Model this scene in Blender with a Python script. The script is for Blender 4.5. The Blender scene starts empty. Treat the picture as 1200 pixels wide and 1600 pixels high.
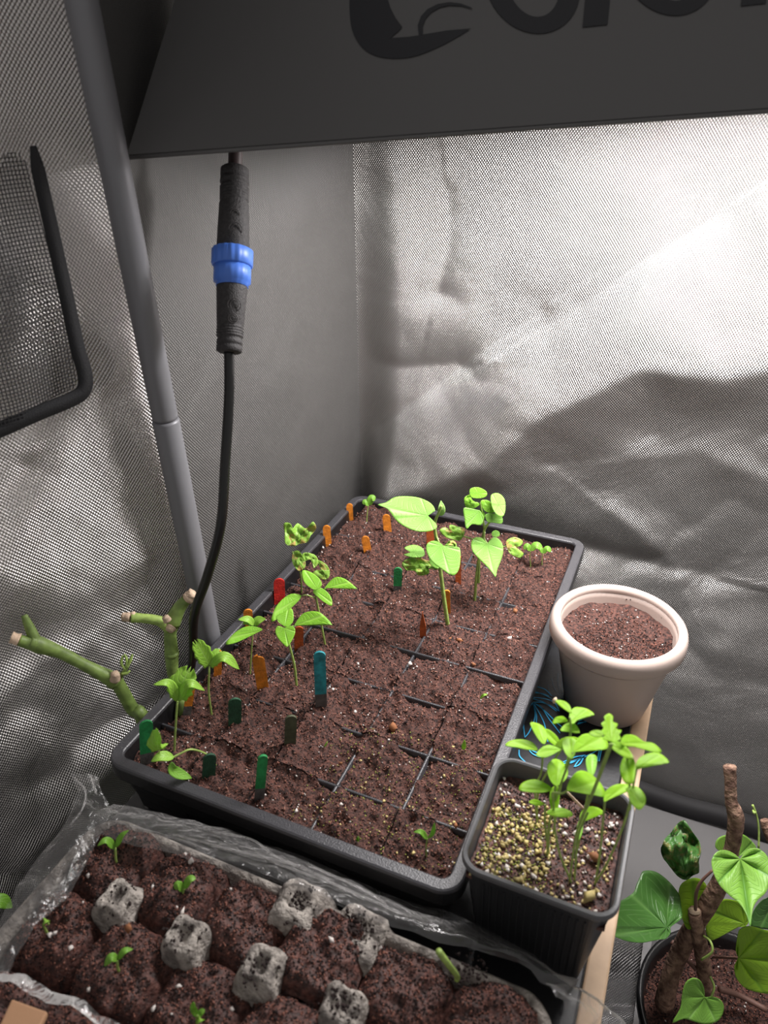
import bpy, math, random
import numpy as np
from mathutils import Vector, Matrix
random.seed(7); RNG=np.random.default_rng(7)
S=bpy.context.scene; COL=S.collection

# ---------------------------------------------------------------- camera
F=1161.69; CAM=np.array([0.33668,-0.26136,0.42263])
RR=np.array([[0.91920,0.39374,-0.00603],[0.19277,-0.46329,-0.86499],[-0.34338,0.79393,-0.50176]])
cd=bpy.data.cameras.new('camera'); cam=bpy.data.objects.new('camera',cd); COL.objects.link(cam)
cd.sensor_fit='VERTICAL'; cd.sensor_height=36.0; cd.lens=F/1600*36.0; cd.clip_start=.01
m=Matrix(((RR[0][0],-RR[1][0],-RR[2][0]),(RR[0][1],-RR[1][1],-RR[2][1]),(RR[0][2],-RR[1][2],-RR[2][2]))).to_4x4()
m.translation=Vector(CAM); cam.matrix_world=m; S.camera=cam
cd.dof.use_dof=True; cd.dof.focus_distance=.66; cd.dof.aperture_fstop=9.0

# ---------------------------------------------------------------- light and exposure
S.view_settings.view_transform='Standard'; S.view_settings.look='None'
S.view_settings.gamma=1; S.view_settings.use_curve_mapping=False; S.view_settings.exposure=0.0
W=bpy.data.worlds.new('world'); S.world=W; W.use_nodes=True
W.node_tree.nodes['Background'].inputs[0].default_value=(1,.97,.95,1)
W.node_tree.nodes['Background'].inputs[1].default_value=.33
LAMP_POWER=6.8
LC=(.35,.335,.410)
al=bpy.data.lights.new('grow_light_glow','AREA'); al.shape='RECTANGLE'; al.size=.36; al.size_y=.06; al.energy=LAMP_POWER; al.color=(1,.965,.955)
alo=bpy.data.objects.new('grow_light_glow',al); COL.objects.link(alo); alo.location=LC; alo.rotation_euler=(math.radians(10),0,math.radians(13))

# ---------------------------------------------------------------- helpers
def ray(u,v): return RR.T@np.array([(u-600)/F,(v-800)/F,1.0])
def dep(u,v,D): return CAM+ray(u,v)*D
def onz(u,v,z): d=ray(u,v); return CAM+d*(z-CAM[2])/d[2]
def onplane(u,v,p,n):
    d=ray(u,v); return CAM+d*(np.dot(np.array(p)-CAM,n)/np.dot(d,n))
def depth_of(p): return float(RR[2]@(np.array(p)-CAM))
def nrm(a): a=np.array(a,float); return a/(np.linalg.norm(a)+1e-12)

def mesh(name,V,Fc,mat=None,parent=None,uv=None,smooth=True):
    V=np.asarray(V,float)
    if parent is not None: V=V-np.array(ORG(parent))
    me=bpy.data.meshes.new(name); me.from_pydata(V.tolist(),[],[list(map(int,f)) for f in Fc]); 
    if smooth: me.polygons.foreach_set('use_smooth',[True]*len(me.polygons))
    if uv is not None:
        l=me.uv_layers.new(name='UVMap'); idx=np.zeros(len(me.loops),int); me.loops.foreach_get('vertex_index',idx)
        l.data.foreach_set('uv',np.asarray(uv,float)[idx].ravel())
    me.update(); o=bpy.data.objects.new(name,me); COL.objects.link(o)
    if mat: me.materials.append(mat)
    if parent is not None: o.parent=parent
    return o
def ORG(o):
    p=np.array(o.location)
    while o.parent: o=o.parent; p=p+np.array(o.location)
    return p
def thing(name,loc,label,cat,group=None):
    o=bpy.data.objects.new(name,None); COL.objects.link(o); o.location=tuple(loc); o.empty_display_size=.01
    return tag(o,label,cat,group)
def tag(o,label,cat,group=None,kind=None):
    if label:o['label']=label
    if cat:o['category']=cat
    if group:o['group']=group
    if kind:o['kind']=kind
    return o
def struct(o,label=None):
    o['kind']='structure'
    if label:o['label']=label; o['category']='wall' if 'wall' in o.name else o.name
    return o
def solid(o,t=.0004):
    md=o.modifiers.new('thickness','SOLIDIFY'); md.thickness=t; md.offset=0; return o
def grid_faces(nu,nv):
    i=np.arange(nu-1)[:,None]; j=np.arange(nv-1)[None,:]; a=i*nv+j
    return np.stack([a,a+nv,a+nv+1,a+1],-1).reshape(-1,4)
def catmull(P,n=6):
    P=[np.array(p,float) for p in P]
    if len(P)<3: return [P[0]+(P[-1]-P[0])*k/n for k in range(n+1)]
    Q=[2*P[0]-P[1]]+P+[2*P[-1]-P[-2]]; out=[]
    for i in range(1,len(Q)-2):
        a,b,c,d=Q[i-1:i+3]
        for k in range(n):
            t=k/n; out.append(.5*((2*b)+(c-a)*t+(2*a-5*b+4*c-d)*t*t+(3*b-a-3*c+d)*t**3))
    out.append(P[-1]); return out
def tube_data(P,R,seg=8,n=6,cap=True,jit=0):
    Q=catmull(P,n); m=len(Q)
    if np.isscalar(R): R=[R]*len(P)
    rr=np.interp(np.linspace(0,len(P)-1,m),range(len(P)),R)
    V=[];up=np.array([.3,.2,1.]);
    for i,q in enumerate(Q):
        t=nrm(Q[min(i+1,m-1)]-Q[max(i-1,0)])
        a=up-t*np.dot(up,t)
        if np.linalg.norm(a)<.05: a=np.array([1.,0,0])-t*t[0]
        a=nrm(a); b=np.cross(t,a); up=a
        for k in range(seg):
            th=2*math.pi*k/seg; r=rr[i]*(1+(random.uniform(-jit,jit) if jit else 0))
            V.append(q+r*(a*math.cos(th)+b*math.sin(th)))
    Fc=[]
    for i in range(m-1):
        for k in range(seg): Fc.append((i*seg+k,i*seg+(k+1)%seg,(i+1)*seg+(k+1)%seg,(i+1)*seg+k))
    if cap: Fc.append(tuple(range(seg))[::-1]); Fc.append(tuple((m-1)*seg+k for k in range(seg)))
    return V,Fc
def tube(name,P,R,mat,parent=None,seg=8,n=6,jit=0):
    V,Fc=tube_data(P,R,seg,n,jit=jit); return mesh(name,V,Fc,mat,parent)
def merge(*vf):
    V=[];Fc=[]
    for v,f in vf:
        o=len(V); V+=[np.array(x) for x in v]; Fc+=[tuple(i+o for i in q) for q in f]
    return V,Fc
def lathe(name,prof,c,axis,mat,parent=None,seg=32,rmod=None,closed=False,cap=True):
    """prof: (radius, distance along axis)"""
    ax=nrm(axis); a=nrm(np.cross(ax,[.31,.9,.17])); b=np.cross(ax,a); V=[]
    for r,h in prof:
        for k in range(seg):
            th=2*math.pi*k/seg; q=r*(rmod(k,h) if rmod else 1)
            V.append(np.array(c)+ax*h+q*(a*math.cos(th)+b*math.sin(th)))
    m=len(prof);Fc=[]
    for i in range(m-1 if not closed else m):
        j=(i+1)%m
        for k in range(seg): Fc.append((i*seg+k,i*seg+(k+1)%seg,j*seg+(k+1)%seg,j*seg+k))
    if not closed and cap:
        Fc.append(tuple(range(seg))[::-1]); Fc.append(tuple((m-1)*seg+k for k in range(seg)))
    return mesh(name,V,Fc,mat,parent)
def rrect(x0,x1,y0,y1,r,n=6):
    out=[]
    for cx,cy,a0 in ((x1-r,y0+r,-90),(x1-r,y1-r,0),(x0+r,y1-r,90),(x0+r,y0+r,180)):
        for k in range(n+1):
            a=math.radians(a0+90*k/n); out.append((cx+r*math.cos(a),cy+r*math.sin(a)))
    return out
def loft_rect(name,box,r,prof,mat,parent=None,n=6,close=True,rib=None):
    """prof: (inset, z) rings; last ring is capped"""
    x0,x1,y0,y1=box; V=[]
    for ins,z in prof:
        rr=max(r-ins,.002)
        for k,(x,y) in enumerate(rrect(x0+ins,x1-ins,y0+ins,y1-ins,rr,n)): V.append((x,y,z))
    N=4*(n+1); Fc=[]
    for i in range(len(prof)-1):
        for k in range(N): Fc.append((i*N+k,i*N+(k+1)%N,(i+1)*N+(k+1)%N,(i+1)*N+k))
    if close: Fc.append(tuple((len(prof)-1)*N+k for k in range(N)))
    return mesh(name,V,Fc,mat,parent,smooth=False)
def box_data(x0,x1,y0,y1,z0,z1):
    V=[(x,y,z) for x in (x0,x1) for y in (y0,y1) for z in (z0,z1)]
    return V,[(0,1,3,2),(4,6,7,5),(0,4,5,1),(2,3,7,6),(0,2,6,4),(1,5,7,3)]
def bevel(o,w=.002,s=2):
    b=o.modifiers.new('bevel','BEVEL'); b.width=w; b.segments=s; return o
# value noise
_T=RNG.random((256,256))
def vn(x,y):
    x=np.asarray(x,float);y=np.asarray(y,float);xi=np.floor(x).astype(int);yi=np.floor(y).astype(int);fx=x-xi;fy=y-yi
    fx=fx*fx*(3-2*fx);fy=fy*fy*(3-2*fy);g=lambda a,b:_T[a&255,b&255]
    return (g(xi,yi)*(1-fx)+g(xi+1,yi)*fx)*(1-fy)+(g(xi,yi+1)*(1-fx)+g(xi+1,yi+1)*fx)*fy-.5
def fbm(x,y,o=4,s=0.):
    r=0;a=1
    for k in range(o): r=r+a*vn(x*2**k+17.3*k+s,y*2**k+9.1*k+s*1.7); a*=.5
    return r

# ---------------------------------------------------------------- materials
def mat(name,col,rough=.6,metal=0,bump=0,bscale=200,var=0,vscale=60,spec=.5,alpha=1,trans=0,col2=None,detail=4,coat=0):
    m=bpy.data.materials.new(name); m.use_nodes=True; nt=m.node_tree; N=nt.nodes; L=nt.links; b=N['Principled BSDF']
    b.inputs['Base Color'].default_value=(*col,1); b.inputs['Roughness'].default_value=rough; b.inputs['Metallic'].default_value=metal
    b.inputs['Specular IOR Level'].default_value=spec; b.inputs['Alpha'].default_value=alpha; b.inputs['Transmission Weight'].default_value=trans
    b.inputs['Coat Weight'].default_value=coat
    tc=N.new('ShaderNodeTexCoord')
    if var or col2:
        n=N.new('ShaderNodeTexNoise'); n.inputs['Scale'].default_value=vscale; n.inputs['Detail'].default_value=detail; L.new(tc.outputs['Object'],n.inputs['Vector'])
        r=N.new('ShaderNodeValToRGB'); r.color_ramp.elements[0].position=.36; r.color_ramp.elements[1].position=.66
        c2=col2 or tuple(min(1,c*(1+var)) for c in col); c1=col if col2 else tuple(c*(1-var) for c in col)
        r.color_ramp.elements[0].color=(*c1,1); r.color_ramp.elements[1].color=(*c2,1)
        L.new(n.outputs[0],r.inputs[0]); L.new(r.outputs[0],b.inputs['Base Color'])
    if bump:
        n=N.new('ShaderNodeTexNoise'); n.inputs['Scale'].default_value=bscale; n.inputs['Detail'].default_value=5; L.new(tc.outputs['Object'],n.inputs['Vector'])
        bp=N.new('ShaderNodeBump'); bp.inputs['Strength'].default_value=bump; bp.inputs['Distance'].default_value=.001
        L.new(n.outputs[0],bp.inputs['Height']); L.new(bp.outputs[0],b.inputs['Normal'])
    return m
def mth(nt,op,a,b=None,c=None):
    n=nt.nodes.new('ShaderNodeMath'); n.operation=op
    for i,x in enumerate((a,b,c)):
        if x is None: continue
        if isinstance(x,(int,float)): n.inputs[i].default_value=x
        else: nt.links.new(x,n.inputs[i])
    return n.outputs[0]
def fabric(name,col,rough=.4,metal=.9,period=.0026,strength=.8,wr=.5):
    m=mat(name,col,rough,metal); nt=m.node_tree; N=nt.nodes; L=nt.links; b=N['Principled BSDF']
    uv=N.new('ShaderNodeUVMap'); sx=N.new('ShaderNodeSeparateXYZ'); L.new(uv.outputs[0],sx.inputs[0])
    k=2*math.pi/period
    a=mth(nt,'SINE',mth(nt,'MULTIPLY',sx.outputs[0],k)); c=mth(nt,'SINE',mth(nt,'MULTIPLY',sx.outputs[1],k*.8))
    w=mth(nt,'MULTIPLY',a,c)
    bp=N.new('ShaderNodeBump'); bp.inputs['Strength'].default_value=strength; bp.inputs['Distance'].default_value=.0007; L.new(w,bp.inputs['Height'])
    n=N.new('ShaderNodeTexNoise'); n.inputs['Scale'].default_value=11; n.inputs['Detail'].default_value=3; n.inputs['Roughness'].default_value=.45
    n.inputs['Distortion'].default_value=.9; L.new(uv.outputs[0],n.inputs['Vector'])
    b2=N.new('ShaderNodeBump'); b2.inputs['Strength'].default_value=wr; b2.inputs['Distance'].default_value=.006; L.new(n.outputs[0],b2.inputs['Height'])
    L.new(b2.outputs[0],bp.inputs['Normal']); L.new(bp.outputs[0],b.inputs['Normal'])
    # thread gaps are a little darker
    mx=N.new('ShaderNodeMix'); mx.data_type='RGBA'; L.new(mth(nt,'MULTIPLY_ADD',w,.5,.5),mx.inputs[0])
    mx.inputs[6].default_value=(*[c*.55 for c in col],1); mx.inputs[7].default_value=(*col,1); L.new(mx.outputs[2],b.inputs['Base Color'])
    return m
def leafmat(name,col,vein,rough=.42,trans=.35,veins=9,blotch=None,heart=False):
    m=bpy.data.materials.new(name); m.use_nodes=True; nt=m.node_tree; N=nt.nodes; L=nt.links; b=N['Principled BSDF']; out=N['Material Output']
    uv=N.new('ShaderNodeUVMap'); sx=N.new('ShaderNodeSeparateXYZ'); L.new(uv.outputs[0],sx.inputs[0])
    t=sx.outputs[0]; s=mth(nt,'ABSOLUTE',sx.outputs[1])
    mid=mth(nt,'LESS_THAN',s,.045)
    ph=mth(nt,'SUBTRACT',mth(nt,'MULTIPLY',t,veins),mth(nt,'MULTIPLY',s,2.2))
    side=mth(nt,'POWER',mth(nt,'ABSOLUTE',mth(nt,'COSINE',mth(nt,'MULTIPLY',ph,math.pi))),14.)
    v=mth(nt,'MAXIMUM',mth(nt,'MULTIPLY',mid,.8),mth(nt,'MULTIPLY',side,.45))
    ns=N.new('ShaderNodeTexNoise'); ns.inputs['Scale'].default_value=5; L.new(uv.outputs[0],ns.inputs['Vector'])
    m0=N.new('ShaderNodeMix'); m0.data_type='RGBA'; L.new(ns.outputs[0],m0.inputs[0]); m0.inputs[6].default_value=(*[c*.75 for c in col],1); m0.inputs[7].default_value=(*[min(1,c*1.25) for c in col],1)
    mx=N.new('ShaderNodeMix'); mx.data_type='RGBA'; L.new(v,mx.inputs[0]); L.new(m0.outputs[2],mx.inputs[6]); mx.inputs[7].default_value=(*vein,1)
    c=mx.outputs[2]
    if blotch:
        n2=N.new('ShaderNodeTexNoise'); n2.inputs['Scale'].default_value=9; n2.inputs['Detail'].default_value=3; L.new(uv.outputs[0],n2.inputs['Vector'])
        r=N.new('ShaderNodeValToRGB'); r.color_ramp.elements[0].position=.52; r.color_ramp.elements[1].position=.62
        r.color_ramp.elements[0].color=(0,0,0,1); r.color_ramp.elements[1].color=(1,1,1,1); L.new(n2.outputs[0],r.inputs[0])
        m3=N.new('ShaderNodeMix'); m3.data_type='RGBA'; L.new(r.outputs[0],m3.inputs[0]); L.new(c,m3.inputs[6]); m3.inputs[7].default_value=(*blotch,1); c=m3.outputs[2]
    L.new(c,b.inputs['Base Color']); b.inputs['Roughness'].default_value=rough
    bp=N.new('ShaderNodeBump'); bp.inputs['Strength'].default_value=.5; bp.inputs['Distance'].default_value=.0006; L.new(mth(nt,'MULTIPLY',v,-1.),bp.inputs['Height']); L.new(bp.outputs[0],b.inputs['Normal'])
    tr=N.new('ShaderNodeBsdfTranslucent'); L.new(c,tr.inputs[0]); ms=N.new('ShaderNodeMixShader'); ms.inputs[0].default_value=trans
    L.new(b.outputs[0],ms.inputs[1]); L.new(tr.outputs[0],ms.inputs[2]); L.new(ms.outputs[0],out.inputs[0]); return m
M={}
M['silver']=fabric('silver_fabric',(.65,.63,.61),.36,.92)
M['silver_side']=fabric('silver_fabric_side',(.92,.88,.86),.33,.88,wr=.6)
M['grey_side']=fabric('dark_grey_fabric',(.17,.165,.160),.5,.45,wr=.4,strength=.6)  # darker base colour, chosen to match how dark this stretch of wall looks
M['silver_flap']=fabric('silver_fabric_flap',(.45,.44,.44),.36,.9,wr=.8)
M['pole']=mat('grey_painted_steel',(.20,.20,.215),.45,.2)
M['black']=mat('black_plastic',(.012,.012,.013),.32,0,.15,400)
M['rim']=mat('black_rim_plastic',(.055,.054,.060),.30,0,.35,900)
M['board']=mat('black_board',(.012,.0125,.015),.45,0,.1,300)
M['hood']=mat('grey_powder_coat',(.115,.112,.112),.45,.25,.12,1500)
M['letter']=mat('logo_print',(.006,.006,.010),.5)
M['soil']=mat('potting_soil',(.022,.009,.007),.85,0,1.0,900,col2=(.13,.052,.038),vscale=420,detail=6)
M['soil2']=mat('moist_soil',(.030,.012,.010),.6,0,1.0,600,col2=(.14,.056,.043),vscale=300,detail=6)
M['grain_d']=mat('soil_crumb_dark',(.02,.010,.009),.9); M['grain_m']=mat('soil_crumb_brown',(.22,.085,.058),.7); M['grain_l']=mat('soil_fibre_tan',(.26,.12,.085),.8)
M['perlite']=mat('perlite',(.72,.66,.62),.8); M['moss']=mat('moss_grain',(.30,.34,.06),.8); M['pebble']=mat('ochre_pebble',(.60,.48,.20),.6,0,.4,300,.3)
M['chip']=mat('wood_chip',(.30,.12,.05),.8,0,.6,300,.3)
M['pulp']=mat('grey_paper_pulp',(.17,.15,.135),.92,0,1.0,350,col2=(.52,.47,.42),vscale=110)
M['beige']=mat('beige_plastic',(.56,.45,.40),.42,0,.05,500,spec=.4)
M['squarepot']=mat('dark_grey_plastic',(.030,.031,.034),.40,0,.1,400); M['squarerim']=mat('grey_pot_rim',(.10,.10,.105),.38,0,.1,600)
M['wood']=mat('pale_wood',(.56,.39,.25),.6,0,.2,90,.18,30)
M['blueline']=mat('blue_print',(.04,.50,.90),.5); M['greyline']=mat('faded_blue_print',(.05,.10,.15),.5)
M['rubber']=mat('black_rubber',(.035,.032,.033),.62,0,.7,900,.3,500); M['cable']=mat('black_cable',(.008,.008,.008),.28); M['cable_b']=mat('brown_grey_cable',(.055,.036,.036),.5)
M['blue']=mat('blue_plastic',(.075,.20,.70),.42); M['stamp']=mat('moulded_mark',(.07,.064,.064),.6)
M['bind']=mat('black_binding',(.008,.008,.010),.75,0,.4,900)
M['mesh']=mat('black_netting',(.02,.02,.022),.7)
M['floor']=mat('smooth_grey_liner',(.17,.165,.165),.5,.1,.1,60); M['seam']=mat('black_seam_tape',(.012,.011,.012),.7)
M['traygrey']=mat('grey_drip_tray',(.22,.215,.22),.35,0,.05,200); 
M['stemg']=mat('green_stem',(.30,.42,.10),.5,0,.1,300,.2,200); M['stemd']=mat('olive_stem',(.17,.25,.06),.5,0,.2,300,.25,150); M['stemthin']=mat('brown_petiole',(.16,.08,.06),.6)
M['cutend']=mat('dry_cut_end',(.62,.46,.33),.8,0,.6,500,.2); M['bark']=mat('bark',(.13,.065,.045),.85,0,1.0,180,col2=(.42,.26,.18),vscale=150)
for n_ in M['bark'].node_tree.nodes:
    if n_.type=='BUMP': n_.inputs['Distance'].default_value=.004
for n_ in M['pulp'].node_tree.nodes:
    if n_.type=='BUMP': n_.inputs['Distance'].default_value=.003
M['card']=mat('tan_card',(.48,.27,.15),.8,0,.2,200)
M['lime']=leafmat('seedling_leaf',(.38,.68,.08),(.52,.78,.20),veins=6); M['fresh']=leafmat('fresh_leaf',(.24,.52,.055),(.40,.66,.16),veins=6)
M['bean']=leafmat('pale_bean_leaf',(.36,.60,.16),(.50,.72,.28),veins=7,trans=.3); M['dam']=leafmat('bitten_leaf',(.30,.52,.08),(.45,.6,.2),blotch=(.55,.42,.12))
M['potleaf']=leafmat('bright_seedling_leaf',(.50,.80,.09),(.56,.85,.16),veins=3,trans=.5)
M['vine']=leafmat('vine_leaf',(.26,.50,.09),(.12,.30,.05),veins=8,trans=.35); M['vined']=leafmat('dark_vine_leaf',(.035,.13,.035),(.08,.22,.07),veins=7,trans=.15,rough=.3)
M['vinec']=leafmat('crumpled_dark_leaf',(.04,.12,.025),(.08,.2,.05),blotch=(.16,.15,.05),trans=.15); M['viney']=leafmat('yellow_green_leaf',(.30,.48,.035),(.22,.38,.04),veins=8,trans=.45)
def stick(n,c,d=.55): return mat(n,c,.7,0,.5,500,col2=tuple(x*d for x in c),vscale=170)
def radial(name,col,vein,rough=.42,trans=.3,blotch=None,sv=7.):
    m=bpy.data.materials.new(name); m.use_nodes=True; nt=m.node_tree; N=nt.nodes; L=nt.links; b=N['Principled BSDF']; out=N['Material Output']
    uv=N.new('ShaderNodeUVMap'); sx=N.new('ShaderNodeSeparateXYZ'); L.new(uv.outputs[0],sx.inputs[0]); tc=N.new('ShaderNodeTexCoord')
    r=sx.outputs[0]; an=mth(nt,'MULTIPLY',sx.outputs[1],math.pi); c0=mth(nt,'ABSOLUTE',mth(nt,'COSINE',an))
    main=mth(nt,'MULTIPLY',mth(nt,'POWER',c0,60.),.8)
    side=mth(nt,'MULTIPLY',mth(nt,'POWER',mth(nt,'ABSOLUTE',mth(nt,'SINE',mth(nt,'MULTIPLY',mth(nt,'ADD',r,mth(nt,'MULTIPLY',c0,.35)),sv*math.pi))),22.),.3)
    v=mth(nt,'MAXIMUM',main,side)
    ns=N.new('ShaderNodeTexNoise'); ns.inputs['Scale'].default_value=60; L.new(tc.outputs['Object'],ns.inputs['Vector'])
    m0=N.new('ShaderNodeMix'); m0.data_type='RGBA'; L.new(ns.outputs[0],m0.inputs[0]); m0.inputs[6].default_value=(*[x*.7 for x in col],1); m0.inputs[7].default_value=(*[min(1,x*1.3) for x in col],1)
    mx=N.new('ShaderNodeMix'); mx.data_type='RGBA'; L.new(v,mx.inputs[0]); L.new(m0.outputs[2],mx.inputs[6]); mx.inputs[7].default_value=(*vein,1); c=mx.outputs[2]
    if blotch:
        n2=N.new('ShaderNodeTexNoise'); n2.inputs['Scale'].default_value=150; n2.inputs['Detail'].default_value=3; L.new(tc.outputs['Object'],n2.inputs['Vector'])
        rr=N.new('ShaderNodeValToRGB'); rr.color_ramp.elements[0].position=.53; rr.color_ramp.elements[1].position=.64; rr.color_ramp.elements[0].color=(0,0,0,1); rr.color_ramp.elements[1].color=(1,1,1,1); L.new(n2.outputs[0],rr.inputs[0])
        m3=N.new('ShaderNodeMix'); m3.data_type='RGBA'; L.new(rr.outputs[0],m3.inputs[0]); L.new(c,m3.inputs[6]); m3.inputs[7].default_value=(*blotch,1); c=m3.outputs[2]
    L.new(c,b.inputs['Base Color']); b.inputs['Roughness'].default_value=rough
    bp=N.new('ShaderNodeBump'); bp.inputs['Strength'].default_value=.6; bp.inputs['Distance'].default_value=.0008; L.new(mth(nt,'MULTIPLY',v,-1.),bp.inputs['Height']); L.new(bp.outputs[0],b.inputs['Normal'])
    tr=N.new('ShaderNodeBsdfTranslucent'); L.new(c,tr.inputs[0]); ms=N.new('ShaderNodeMixShader'); ms.inputs[0].default_value=trans
    L.new(b.outputs[0],ms.inputs[1]); L.new(tr.outputs[0],ms.inputs[2]); L.new(ms.outputs[0],out.inputs[0]); return m
M['r_bean']=radial('bean_blade',(.27,.57,.08),(.38,.66,.18),rough=.5)
M['r_pot']=radial('bright_seedling_blade',(.42,.74,.03),(.50,.80,.08),rough=.5,trans=.5,sv=2.); M['r_fresh']=radial('fresh_blade',(.28,.62,.04),(.42,.72,.12),rough=.5); M['r_dam']=radial('bitten_blade',(.33,.60,.08),(.5,.7,.2),blotch=(.60,.45,.14))
M['r_vine']=radial('vine_blade',(.30,.58,.09),(.14,.36,.06),trans=.35); M['r_vined']=radial('dark_vine_blade',(.058,.16,.030),(.13,.28,.07),rough=.3,trans=.12,sv=5.); M['r_crump']=radial('crumpled_blade',(.07,.20,.04),(.12,.28,.07),trans=.2,blotch=(.22,.22,.07)); M['r_yel']=radial('yellow_green_blade',(.33,.55,.035),(.20,.40,.03),trans=.45)
M['orange']=stick('orange_dyed_wood',(.85,.27,.02)); M['orange2']=stick('rusty_dyed_wood',(.55,.11,.02)); M['red']=stick('red_dyed_wood',(.75,.03,.02)); M['green']=stick('green_dyed_wood',(.02,.30,.08)); M['dgreen']=stick('dark_green_dyed_wood',(.02,.09,.045)); M['olive']=stick('faded_green_wood',(.09,.10,.055)); M['teal']=stick('teal_dyed_wood',(.03,.36,.42),.45); M['greyw']=stick('washed_out_wood',(.13,.12,.115))
def film():
    m=bpy.data.materials.new('clear_film'); m.use_nodes=True; nt=m.node_tree; N=nt.nodes; L=nt.links; out=N['Material Output']; N.remove(N['Principled BSDF'])
    t=N.new('ShaderNodeBsdfTransparent'); g=N.new('ShaderNodeBsdfGlossy'); g.inputs['Roughness'].default_value=.16
    d=N.new('ShaderNodeBsdfDiffuse'); d.inputs[0].default_value=(.75,.73,.72,1); ms=N.new('ShaderNodeMixShader'); m2=N.new('ShaderNodeMixShader'); m2.inputs[0].default_value=.35
    tc=N.new('ShaderNodeTexCoord'); n=N.new('ShaderNodeTexNoise'); n.inputs['Scale'].default_value=90; n.inputs['Detail'].default_value=5; n.inputs['Distortion'].default_value=1.2; L.new(tc.outputs['Object'],n.inputs['Vector'])
    bp=N.new('ShaderNodeBump'); bp.inputs['Strength'].default_value=.8; bp.inputs['Distance'].default_value=.004; L.new(n.outputs[0],bp.inputs['Height']); L.new(bp.outputs[0],g.inputs['Normal'])
    lw=N.new('ShaderNodeFresnel'); lw.inputs['IOR'].default_value=1.6; L.new(bp.outputs[0],lw.inputs['Normal'])
    fac=mth(nt,'MULTIPLY_ADD',lw.outputs[0],1.1,.05)
    L.new(g.outputs[0],m2.inputs[1]); L.new(d.outputs[0],m2.inputs[2]); L.new(fac,ms.inputs[0]); L.new(t.outputs[0],ms.inputs[1]); L.new(m2.outputs[0],ms.inputs[2]); L.new(ms.outputs[0],out.inputs[0]); return m
M['film']=film()

# ---------------------------------------------------------------- setting: tent walls and floor
YB=.50; XL=-.024; ZF=-.41
def seg_dist(px,py,pts):
    """signed distance to a polyline in wall coords (+ above/left of travel)"""
    best=np.full(px.shape,1e9); sg=np.zeros(px.shape)
    for (ax,ay),(bx,by) in zip(pts[:-1],pts[1:]):
        dx,dy=bx-ax,by-ay; l2=dx*dx+dy*dy; t=np.clip(((px-ax)*dx+(py-ay)*dy)/l2,0,1)
        ex=px-(ax+t*dx); ey=py-(ay+t*dy); d=np.hypot(ex,ey); s=np.sign(dx*ey-dy*ex); k=d<best; best=np.where(k,d,best); sg=np.where(k,s,sg)
    return best,sg
def bw(u,v): p=onplane(u,v,(0,YB,0),(0,1,0)); return (p[0],p[2])
def ridge(X,Z,px,A,wu,wd,conv=bw,rnd=.004):
    pts=[conv(*q) for q in px]; d,s=seg_dist(X,Z,pts); d=np.sqrt(d*d+rnd*rnd)-rnd
    return A*np.exp(-d/np.where(s>0,wu,wd))
# back wall : positive h = towards the room (-y)
nx,nz=330,330
xs=np.linspace(XL-.001,1.0,nx); zs=np.linspace(ZF,.95,nz); X,Z=np.meshgrid(xs,zs,indexing='ij')
H=np.zeros_like(X)
H+=ridge(X,Z,[(560,765),(646,748),(774,700),(850,630),(920,592),(1013,546),(1136,560),(1200,548),(1500,470)],.055,.13,.10,rnd=.006)
H+=ridge(X,Z,[(535,560),(640,568),(720,562)],-.007,.018,.03,rnd=.0015)
H+=ridge(X,Z,[(600,660),(700,585),(800,510),(850,478)],-.010,.035,.020,rnd=.0015)
H+=ridge(X,Z,[(860,500),(930,455),(1010,398),(1120,330)],-.012,.04,.022,rnd=.0015)
H+=ridge(X,Z,[(570,715),(600,760)],.005,.02,.02); H+=ridge(X,Z,[(700,300),(705,380),(690,450)],-.008,.02,.03)
H+=ridge(X,Z,[(960,790),(1040,860),(1060,900)],.006,.02,.03); H+=ridge(X,Z,[(1000,700),(1100,690),(1200,740)],.007,.03,.04)
H+=ridge(X,Z,[(590,780),(760,830),(900,850),(1100,900)],-.010,.03,.05)
H+=.014*fbm(X*4+3,Z*4+1,2)+.0075*np.abs(fbm(X*6+Z*5,Z*8-X*5,3,5))+.0004*fbm(X*40,Z*40,2)
edge=np.clip((X-XL)/.06,0,1); H=H*edge*edge*(3-2*edge)
low=np.clip((Z+.40)/.1,0,1); H*=low
V=np.stack([X,YB-H,Z],-1).reshape(-1,3)
struct(mesh('wall_back',V,grid_faces(nx,nz),M['silver'],uv=np.stack([X,Z],-1).reshape(-1,2)))
# left wall between the far corner and the pole
PY=.155
ny,nz=130,260; ys=np.linspace(PY,YB,ny); zs=np.linspace(ZF,.95,nz); Y,Z=np.meshgrid(ys,zs,indexing='ij')
prof=np.sin(np.pi*(Y-PY)/(YB-PY))
B=prof*(.006*fbm(Y*6,Z*5,3,2)+.0012*fbm(Y*35,Z*30,3,2)+.05*np.exp(-((Z-.43)/.075)**2)+.05*np.clip((Z-.43)/.1,0,1)*(Z>.43)*0)+prof*.05*(Z>.43)*(1-np.exp(-((Z-.43)/.075)**2))
V=np.stack([XL-B,Y,Z],-1).reshape(-1,3); struct(mesh('wall_left',V,grid_faces(ny,nz),M['grey_side'],uv=np.stack([Y,Z],-1).reshape(-1,2)))
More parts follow.
